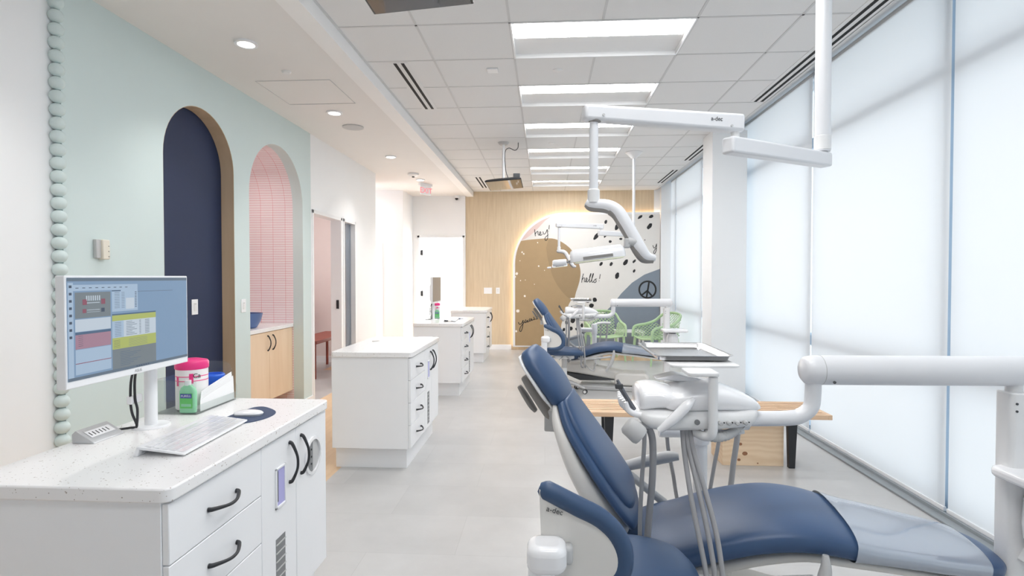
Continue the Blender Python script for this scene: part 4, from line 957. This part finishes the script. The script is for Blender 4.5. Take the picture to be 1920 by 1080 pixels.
# ================================================================= delivery unit
def delivery(label):
    t = thing('delivery_unit', label, 'dental delivery unit', (1.58, 1.95, 0), group='dental delivery units')
    F = finish
    F(rbox(B(), 1.545, 1.62, 1.91, 1.985, 0, 1.035, .02), 'support_post', 'offwhite', t, bevel=.004)
    F(cyl(B(), (1.582, 1.948, 1.03), .024, .03, 20), 'post_neck', 'offwhite', t)
    F(rbox(B(), 1.35, 1.85, 1.70, 2.15, 0, .05, .08), 'floor_box', 'offwhite', t, bevel=.012, seg=3)
    # big horizontal arm
    F(lathe(B(), [(.0, 0), (.035, .002), (.046, .012), (.0505, .035), (.0505, .665), (.0505, .735), (.046, .757), (.03, .768), (0, .77)], (.885, 1.95, 1.10), 32, (1, 0, .004)), 'main_arm', 'arm', t, angle=60)
    F(lathe(B(), [(.0512, .06), (.0512, .062)], (.885, 1.95, 1.10), 32, (1, 0, .004)), 'arm_seam', 'lightgrey', t)
    F(cyl(B(), (.97, 1.90, 1.068), .005, .004, 10, (0, -1, -.3)), 'screw', 'darkgrey', t)
    F(tube(B(), [(.925, 1.95, 1.06), (.925, 1.95, 1.02), (.918, 1.95, .972), (.885, 1.95, .942), (.84, 1.95, .932), (.70, 1.945, .929), (.66, 1.94, .929)], .026, 20, 6), 'elbow_pipe', 'arm', t)
    F(lathe(B(), [(.02, 0), (.034, .004), (.034, .045), (.026, .05)], (.655, 1.94, .926), 24, (1, 0, 0)), 'pipe_collar', 'offwhite', t)
    F(lathe(B(), [(.018, 0), (.024, .003), (.024, .012), (.012, .014)], (.655, 1.90, .93), 20, (-.1, -1, 0)), 'pipe_knob', 'midgrey', t)
    # control head: lower tray and upper hood
    def ring_loft(st_, m, name, p=.6, zf=None):
        bm = B(); R = []
        A = cr([(a, b, c) for a, b, c, d, e in st_], 5); C = cr([(d, e, 0) for a, b, c, d, e in st_], 5)
        for i in range(len(A)):
            R.append([bm.verts.new((A[i].x, A[i].y+C[i].x*se(math.cos(2*PI*k/28), p), A[i].z+C[i].y*se(math.sin(2*PI*k/28), p))) for k in range(28)])
        skin(bm, R); return F(bm, name, m, t, angle=60)
    ring_loft([(.312, 1.955, .958, .085, .012), (.335, 1.955, .948, .12, .026), (.38, 1.955, .94, .13, .036), (.50, 1.955, .942, .13, .036), (.62, 1.955, .945, .12, .033), (.69, 1.955, .952, .10, .028), (.715, 1.955, .962, .07, .014)], 'offwhite', 'head_base')
    ring_loft([(.40, 1.965, .995, .10, .02), (.43, 1.965, 1.0, .12, .036), (.50, 1.965, 1.005, .125, .043), (.58, 1.965, 1.01, .12, .045), (.65, 1.965, 1.0, .105, .036), (.71, 1.965, .985, .08, .022), (.735, 1.965, .975, .05, .01)], 'gloss', 'head_hood', .65)
    ring_loft([(.322, 1.96, .998, .092, .038), (.335, 1.96, 1.002, .102, .046), (.38, 1.965, 1.008, .11, .043), (.43, 1.965, 1.004, .115, .036), (.48, 1.965, 1.0, .11, .03)], 'gloss', 'holder_hood', .8)
    bm = B(); prism(bm, [(.395, 1.055), (.47, 1.073), (.55, 1.058), (.60, 1.04), (.50, 1.045), (.43, 1.05)], 'Y', 1.99, 2.07); F(bm, 'rear_fin', 'gloss', t, bevel=.006)
    bm = B(); tube(bm, [(.375, 1.825, .915), (.42, 1.82, .955), (.465, 1.822, 1.0), (.488, 1.825, 1.022)], [.010, .017, .016, .006], 14, 5, r2=.012, up=(-.7, 0, .7)); F(bm, 'side_flap', 'gloss', t)
    # fingered instrument rest
    for i in range(7):
        y = 1.862+.029*i; dx = .010*abs(i-3)/3
        F(tube(B(), [(.345, y, .958), (.30+dx, y, .958), (.272+dx, y, .972), (.262+dx, y, 1.0)], [.0105, .0105, .010, .007], 10, 4), 'instrument_finger', 'gloss', t)
    F(tube(B(), [(.300, 1.875, .972), (.278, 1.87, 1.01), (.255, 1.862, 1.048), (.243, 1.858, 1.075)], [.010, .008, .009, .005], 12, 4), 'air_syringe', 'darkchrome', t)
    F(boxes((.236, .262, 1.852, 1.868, 1.045, 1.062)), 'syringe_buttons', 'darkgrey', t, bevel=.003)
    F(lathe(B(), [(0, 0), (.024, .003), (.031, .012), (.033, .058), (.029, .067), (0, .068)], (.266, 1.83, .937), 24, (.6, -.1, -.5)), 'grab_handle', 'lightgrey', t, angle=60)
    F(tube(B(), [(.30, 1.85, .925), (.36, 1.88, .918), (.42, 1.9, .915)], .012, 12, 4), 'handle_stem', 'lightgrey', t)
    # gauges and knobs on the near side
    F(lathe(B(), [(.009, -.004), (.009, .004), (0, .004)], (.498, 1.826, .945), 20, (0, -1, 0)), 'pressure_gauge', 'knobgrey', t)
    for i in range(4):
        F(lathe(B(), [(.0075, -.004), (.0075, .010), (.005, .013), (0, .013)], (.573+.028*i, 1.828+.004*i, .943), 16, (0, -1, 0)), 'control_knob', 'lightgrey', t)
    bm = B()
    for i in range(4): cyl(bm, (.586+.028*i, 1.830+.004*i, .9435), .0022, .003, 8, (0, -1, 0))
    F(bm, 'port', 'ink', t)
    # ribbed umbilical under the head
    path = cr([(.525, 1.84, .905), (.555, 1.84, .893), (.60, 1.86, .892), (.645, 1.89, .905), (.66, 1.90, .925)], 8)
    F(tube(B(), path, [(.017 if i % 2 else .0145) for i in range(len(path))], 14), 'ribbed_umbilical', 'lightgrey', t)
    F(tube(B(), [(.55, 1.92, .885), (.62, 1.92, .885), (.68, 1.92, .895)], .012, 12, 4), 'umbilical_tray', 'offwhite', t)
    # tray holder
    F(tube(B(), [(.545, 1.812, 1.095), (.545, 1.812, 1.03), (.545, 1.812, .96), (.545, 1.812, .925), (.540, 1.82, .903), (.525, 1.84, .895), (.50, 1.88, .90)], .0152, 16, 3), 'tray_post', 'offwhite', t)
    F(rbox(B(), .463, .562, 1.795, 1.905, 1.100, 1.112, .012), 'tray_clamp', 'offwhite', t, bevel=.003)
    F(rbox(B(), .43, .665, 1.90, 2.16, 1.112, 1.120, .02), 'tray_shelf', 'offwhite', t, bevel=.002)
    # hanging tubes
    def hose(pts, r): F(tube(B(), pts, r, 12, 8), 'hose', 'grey', t)
    hose([(.335, 1.87, .915), (.337, 1.88, .85), (.335, 1.91, .72), (.333, 1.93, .58), (.334, 1.935, .47), (.335, 1.935, .40), (.35, 1.93, .36)], .0075)
    hose([(.35, 1.88, .915), (.367, 1.89, .86), (.371, 1.91, .73), (.366, 1.932, .60), (.357, 1.935, .46), (.36, 1.932, .39), (.37, 1.925, .35)], .012)
    hose([(.462, 1.87, .91), (.465, 1.85, .83), (.475, 1.80, .70), (.492, 1.76, .58), (.505, 1.73, .48), (.508, 1.72, .40), (.515, 1.73, .33), (.54, 1.8, .31)], .0085)
    hose([(.472, 1.87, .91), (.480, 1.85, .84), (.500, 1.80, .72), (.518, 1.76, .60), (.528, 1.73, .50), (.525, 1.72, .44), (.512, 1.72, .395), (.505, 1.73, .36), (.52, 1.8, .33)], .0085)
    hose([(.485, 1.87, .91), (.492, 1.85, .85), (.518, 1.80, .73), (.542, 1.76, .61), (.552, 1.73, .50), (.556, 1.72, .42), (.556, 1.72, .34), (.57, 1.8, .31)], .0085)
    # cuspidor shelf and jar on the post
    sh = F(rbox(B(), 1.505, 1.80, 1.72, 1.96, .75, .785, .035), 'shelf', 'gloss', t, bevel=.012, seg=3)
    j = F(lathe(B(), [(0, 0), (.058, 0), (.07, .02), (.074, .07), (.070, .15), (.052, .185), (.05, .19), (0, .19)], (1.635, 1.86, .54), 32), 'solids_canister', 'gloss', t, angle=60)
    F(lathe(B(), [(.044, 0), (.044, .028), (0, .028)], (1.635, 1.86, .725), 24), 'canister_lid', 'darkgrey', j)
    bm = B(); prism(bm, [(1.57, .48), (1.74, .48), (1.74, .539), (1.60, .539)], 'Y', 1.80, 1.93); F(bm, 'jar_bracket', 'offwhite', t, bevel=.006)
    for zz in (1.0, .975): F(cyl(B(), (1.562, 1.911, zz), .004, .003, 8, (0, -1, 0)), 'screw', 'darkgrey', t)
    return t
dv = delivery('white delivery unit with tray post and hoses over the foreground chair')
d2 = dup(dv, (-.07, 5.0, -.0), 'white delivery unit with hoses over the far chair')
def assistant(label):
    t = thing('assistant_unit', label, 'dental assistant arm', (.73, 2.62, 0), group='assistant hose columns'); F = finish
    def hose(pts, r): F(tube(B(), pts, r, 12, 8), 'hose', 'grey', t)
    # assistant arm on its own column behind the chair
    F(lathe(B(), [(.032, 0), (.032, .635), (.039, .64), (.042, .66), (.042, .76), (.038, .775), (.02, .78)], (.73, 2.62, 0), 24), 'assistant_column', 'arm', t)
    F(lathe(B(), [(0, 0), (.028, .003), (.030, .015), (.030, .17)], (.535, 2.62, .695), 24, (1, 0, 0)), 'assistant_arm', 'arm', t)
    F(rbox(B(), .55, .95, 2.50, 2.75, 0, .04, .06), 'assistant_base', 'offwhite', t, bevel=.01)
    hose([(.575, 2.62, .675), (.585, 2.63, .60), (.61, 2.64, .48), (.63, 2.64, .36), (.66, 2.62, .25)], .009)
    hose([(.825, 2.62, .78), (.82, 2.63, .66), (.80, 2.64, .52), (.78, 2.64, .40), (.75, 2.62, .30)], .009)
    hose([(.905, 2.62, .78), (.905, 2.63, .68), (.89, 2.64, .54), (.87, 2.64, .40), (.80, 2.62, .28)], .013)
    F(tube(B(), [(.74, 2.62, .77), (.80, 2.62, .79), (.88, 2.62, .795), (.95, 2.62, .79)], .016, 12, 4), 'holder_bar', 'offwhite', t)
    return t
au = assistant('white floor column with short arm and grey hoses behind the foreground chair')
dup(au, (-.05, 5.0, 0), 'white floor column with short arm behind the far chair')
# steel trays
def tray(x, y, z, label):
    bm = B(); w_, l_ = .14, .2
    def rr(i, dz, r_): 
        pts = []
        for cx, cy, a0 in ((w_-i-r_, l_-i-r_, 0), (-w_+i+r_, l_-i-r_, 90), (-w_+i+r_, -l_+i+r_, 180), (w_-i-r_, -l_+i+r_, 270)):
            for k in range(6):
                a = math.radians(a0+18*k); pts.append(bm.verts.new((x+cx+r_*math.cos(a), y+cy+r_*math.sin(a), z+dz)))
        return pts
    R = [rr(.03, 0, .02), rr(.016, .003, .025), rr(.01, .017, .028), rr(0, .020, .032), rr(0, .022, .032), rr(.011, .020, .028), rr(.02, .005, .022), rr(.032, .003, .02)]
    skin(bm, R); return tag(recenter(finish(bm, 'instrument_tray', 'steel', angle=50)), label, 'tray', 'steel instrument trays')
tray(.53, 2.17, 1.121, 'stainless steel tray on the foreground unit'); tray(.46, 7.17, 1.121, 'steel tray on the far unit')

# ================================================================= overhead lamps
def dental_lamp(label):
    t = thing('dental_lamp', label, 'dental lamp', (1.19, 2.45, ZC), group='ceiling mounted dental lamps'); F = finish
    pole = F(cyl(B(), (1.19, 2.45, 1.96), .031, ZC-1.97, 24), 'ceiling_pole', 'arm', t)
    F(lathe(B(), [(.0315, 0), (.0335, .002), (.0335, .06), (.0315, .062)], (1.19, 2.45, 1.965), 24), 'pole_collar', 'offwhite', t)
    fl = F(lathe(B(), [(.0315, -.085), (.045, -.07), (.09, -.03), (.115, -.008), (.115, 0)], (1.19, 2.45, ZC), 32), 'ceiling_canopy', 'offwhite', t)
    # first arm : box beam
    def beam(p, q, w_, h0, h1, ext=.03):
        p, q = Vector(p), Vector(q); d = (q-p).normalized(); s_ = Vector((-d.y, d.x, 0)).normalized(); bm = B(); R = []
        for c, hh in ((p-d*ext, h0), (q+d*ext, h1)):
            R.append([bm.verts.new(c+s_*a*w_/2+Vector((0, 0, b*hh/2))) for a, b in ((-1, -1), (1, -1), (1, 1), (-1, 1))])
        skin(bm, R); return bm
    F(beam((1.19, 2.45, 1.925), (.72, 2.17, 1.925), .058, .06, .064), 'first_arm', 'arm', t, bevel=.010, seg=3)
    F(cyl(B(), (1.19, 2.45, 1.95), .022, .03, 20), 'arm_pivot', 'lightgrey', t)
    F(cyl(B(), (.73, 2.176, 1.955), .016, .045, 20), 'arm_pivot', 'offwhite', t)
    b2 = F(beam((.73, 2.176, 2.012), (.165, 2.04, 2.02), .055, .068, .056, .028), 'spring_arm', 'arm', t, bevel=.012, seg=3)
    d = (Vector((.165, 2.04, 0))-Vector((.73, 2.176, 0))).normalized(); n = Vector((-d.y, d.x, 0)); n = n if n.y < 0 else -n
    text('a-dec', .022, basis(Vector((.64, 2.1544, 2.018))+n*.0285, -d, (0, 0, 1)), 'darkgrey', 'logo', t, .0004)
    for px_, zz in ((.70, 1.995), (.205, 2.01)):
        p = Vector((px_, 2.176+(px_-.73)*(.136/.565), zz))+n*.0275; F(cyl(B(), p, .005, .003, 12, n), 'screw', 'lightgrey', t)
    F(lathe(B(), [(.018, 0), (.023, .004), (.023, .008)], (.182, 2.043, 1.987), 16), 'socket', 'midgrey', t)
    F(cyl(B(), (.178, 2.043, 1.70), .0165, .30, 20), 'drop_tube', 'arm', t)
    F(lathe(B(), [(.0225, 0), (.0225, .045), (.018, .05)], (.178, 2.043, 1.695), 20), 'tube_collar', 'offwhite', t)
    # swept yoke
    yk = cr([(.150, 2.045, 1.698), (.172, 2.045, 1.688), (.225, 2.04, 1.683), (.262, 2.03, 1.662), (.288, 2.02, 1.62), (.318, 2.01, 1.565), (.342, 2.0, 1.52), (.362, 2.0, 1.496), (.395, 2.0, 1.488)], 5)
    F(tube(B(), yk, [.010, .021, .023, .024, .024, .024, .024, .022, .012], 16, r2=.028*.010/.024, up=(0, 1, 0)) if False else tube(B(), yk, [.012, .020, .023, .024, .024, .024, .023, .020, .010], 16), 'yoke', 'arm', t)
    yk2 = [p+Vector((-.007 if i > 12 else -.002, .0, -.010)) for i, p in enumerate(yk)]
    F(tube(B(), yk2, [.008, .016, .018, .018, .018, .018, .018, .016, .008], 12), 'yoke_underside', 'midgrey', t)
    F(lathe(B(), [(.018, 0), (.018, .03), (.012, .035)], (.298, 2.0, 1.548), 16, (.95, 0, -.1)), 'yoke_joint', 'lightgrey', t)
    F(boxes((.283, .305, 1.985, 2.015, 1.525, 1.56)), 'joint_block', 'lightgrey', t, bevel=.005)
    # head : half round reflector hood open toward the patient
    ax = Vector((.195, -.0, .024)); o_ = Vector((.088, 2.0, 1.492)); L_ = ax.length; a_ = ax.normalized(); up_ = Vector((-a_.z, 0, a_.x))
    bm = B(); R = []
    for f_, k in ((0, .55), (.03, .85), (.07, 1), (.93, 1), (.97, .9), (1, .7)):
        ring = []
        for i in range(25):
            th = PI*i/24; ring.append(bm.verts.new(o_+a_*L_*f_+Vector((0, -1, 0))*math.cos(th)*.05*k+up_*(math.sin(th)*.037*k-.012)))
        ring += [bm.verts.new(o_+a_*L_*f_+Vector((0, 1, 0))*.05*k*1.0+up_*-.020), bm.verts.new(o_+a_*L_*f_+Vector((0, -1, 0))*.05*k+up_*-.020)]
        R.append(ring)
    skin(bm, R); F(bm, 'lamp_hood', 'gloss', t, angle=50)
    bm = B(); q = []
    for u, y in ((.015, -.052), (L_-.01, -.052), (L_-.01, .052), (.015, .052)): q.append((u, y))
    R = [[bm.verts.new(o_+a_*u+Vector((0, y, 0))+up_*z) for u, y in q] for z in (-.021, -.026)]; skin(bm, R); F(bm, 'lamp_lens', 'lamp_lens', t, bevel=.002)
    bm = B(); R = [[bm.verts.new(o_+a_*u+Vector((0, -.0508, 0))+up_*z+Vector((0, e, 0))) for u, z in ((.045, -.016), (.150, -.016), (.150, -.006), (.045, -.006))] for e in (0, -.001)]; skin(bm, R); F(bm, 'hood_vent', 'midgrey', t)
    F(lathe(B(), [(0, 0), (.010, .001), (.0115, .006), (.0115, .045), (.009, .051), (0, .052)], (.078, 1.995, 1.475), 20, (-1, 0, -.08)), 'handle', 'gloss', t)
    F(tube(B(), [(.078, 1.995, 1.475), (.1, 1.997, 1.48)], .004, 8), 'handle_stem', 'midgrey', t)
    return t
lm = dental_lamp('white overhead lamp on jointed ceiling arm above the foreground chair')
l2 = dup(lm, (.0, 5.05, .07), 'white overhead lamp on jointed ceiling arm above the far chair')
for o in ALL():
    if o.parent == l2 and o.name.startswith('ceiling_canopy'): o.location.z -= .07
    if o.parent == l2 and o.name.startswith('ceiling_pole'): o.location.z -= .07; o.scale = (.6, .6, 1)
# (the far pole keeps its place: same tube, thinner casing)

# ================================================================= bench and plywood box
t = thing('slatted_bench', 'long slatted wooden bench with black legs behind the foreground unit', 'bench', (1.15, 4.31, 0))
x0, x1, y0, y1, zt = .225, 2.08, 4.09, 4.53, .42
for i in range(7):
    y = y0+.03+i*(y1-y0-.06)/7
    finish(boxes((x0+.03, x1-.03-0, y+.011, y+.043, zt-.018, zt)), 'slat', 'bench_wood', t, bevel=.002)
bm = boxes((x0, x0+.03, y0, y1, zt-.035, zt), (x1-.03, x1, y0, y1, zt-.035, zt), (x0+.03, x1-.03, y0, y0+.03, zt-.035, zt), (x0+.03, x1-.03, y1-.03, y1, zt-.035, zt))
finish(bm, 'frame', 'bench_wood', t, bevel=.003)
for xa in (.45, 1.80):
    for y in (y0+.08, y1-.12):
        bm = B(); prism(bm, [(xa+.012, 0), (xa+.055, 0), (xa+.072, zt-.035), (xa, zt-.035)], 'Y', y, y+.04); finish(bm, 'leg', 'black', t, bevel=.002)
    finish(boxes((xa, xa+.07, y0+.08, y1-.08, zt-.05, zt-.035)), 'crossbar', 'black', t)
t = thing('plywood_box', 'knotty pine plywood box standing under the slatted bench', 'box', (1.57, 4.36, 0))
finish(boxes((1.34, 1.79, 4.215, 4.50, .0, .34)), 'box', 'ply', t, bevel=.002)
bm = B()
for x, z, a, b in ((1.472, .163, .013, .011), (1.505, .092, .020, .015), (1.462, .044, .012, .010), (1.60, .02, .006, .005)):
    prism(bm, [(x+a*math.cos(2*PI*k/14), z+b*math.sin(2*PI*k/14)) for k in range(14)], 'Y', 4.2138, 4.2150)
finish(bm, 'knot', 'knot', t)

# ================================================================= green armchairs
def armchair(label, loc_, rz):
    t = thing('garden_armchair', label, 'armchair', loc_, rz, group='green perforated armchairs'); k = dict(world=False)
    def surf(fn, nu, nv, name, m='green', th=.013):
        bm = B(); V = {}
        for i in range(nu+1):
            for j in range(nv+1):
                if (i+j) % 2 == 0: V[i, j] = bm.verts.new(fn(i/nu, j/nv))
        for i in range(1, nu):
            for j in range(1, nv):
                if (i+j) % 2 == 1: bm.faces.new((V[i-1, j], V[i, j-1], V[i+1, j], V[i, j+1]))
        o = finish(bm, name, m, t, world=False); w_ = o.modifiers.new('lattice', 'WIREFRAME'); w_.thickness = th; w_.use_replace = True; w_.use_boundary = True; return o
    # seat (faces local -y)
    surf(lambda u, v: (-.24+.48*u, -.25+.46*v, .435-.03*math.sin(PI*u)-.02*v), 16, 14, 'seat')
    surf(lambda u, v: (-.25+.50*u, .21+.10*v+.035*math.sin(PI*u), .42+.40*v-.05*abs(2*u-1)**3*v), 16, 14, 'backrest')
    for s_ in (-1, 1):
        surf(lambda u, v: (s_*(.265+.045*v), -.25+.50*u, .42+.22*v*(1-.25*(1-u)) ), 14, 8, 'side_panel')
        finish(tube(B(), [(s_*.30, -.27, .42), (s_*.31, -.25, .56), (s_*.315, -.18, .605), (s_*.315, 0, .63), (s_*.31, .16, .68), (s_*.27, .28, .78), (s_*.16, .325, .815), (0, .34, .825)], .016, 10, 5, r2=.024), 'arm_rim', 'green', t, **k)
        for y in (-.24, .22):
            finish(tube(B(), [(s_*.27, y, .43), (s_*.285, y*1.08, .2), (s_*.295, y*1.15, 0)], [.024, .020, .015], 10, 4), 'leg', 'green', t, **k)
    finish(tube(B(), [(-.26, -.26, .43), (0, -.27, .405), (.26, -.26, .43)], .016, 10, 5), 'front_rim', 'green', t, **k)
    return t
ac = armchair('green perforated armchair facing the camera, left of the pair by the mural', (1.02, 9.55, 0), .15)
dup(ac, (.82, -.35, 0), 'green perforated armchair turned sideways, by the window', rz=-PI/2+.35)
t = thing('side_table', 'small low white table behind the green armchairs', 'side table', (1.55, 10.2, 0))
finish(boxes((1.28, 1.80, 9.98, 10.42, .42, .445)), 'top', 'white', t, bevel=.004)
for x in (1.30, 1.75):
    for y in (10.0, 10.37): finish(boxes((x, x+.03, y, y+.03, 0, .42)), 'leg', 'white', t)
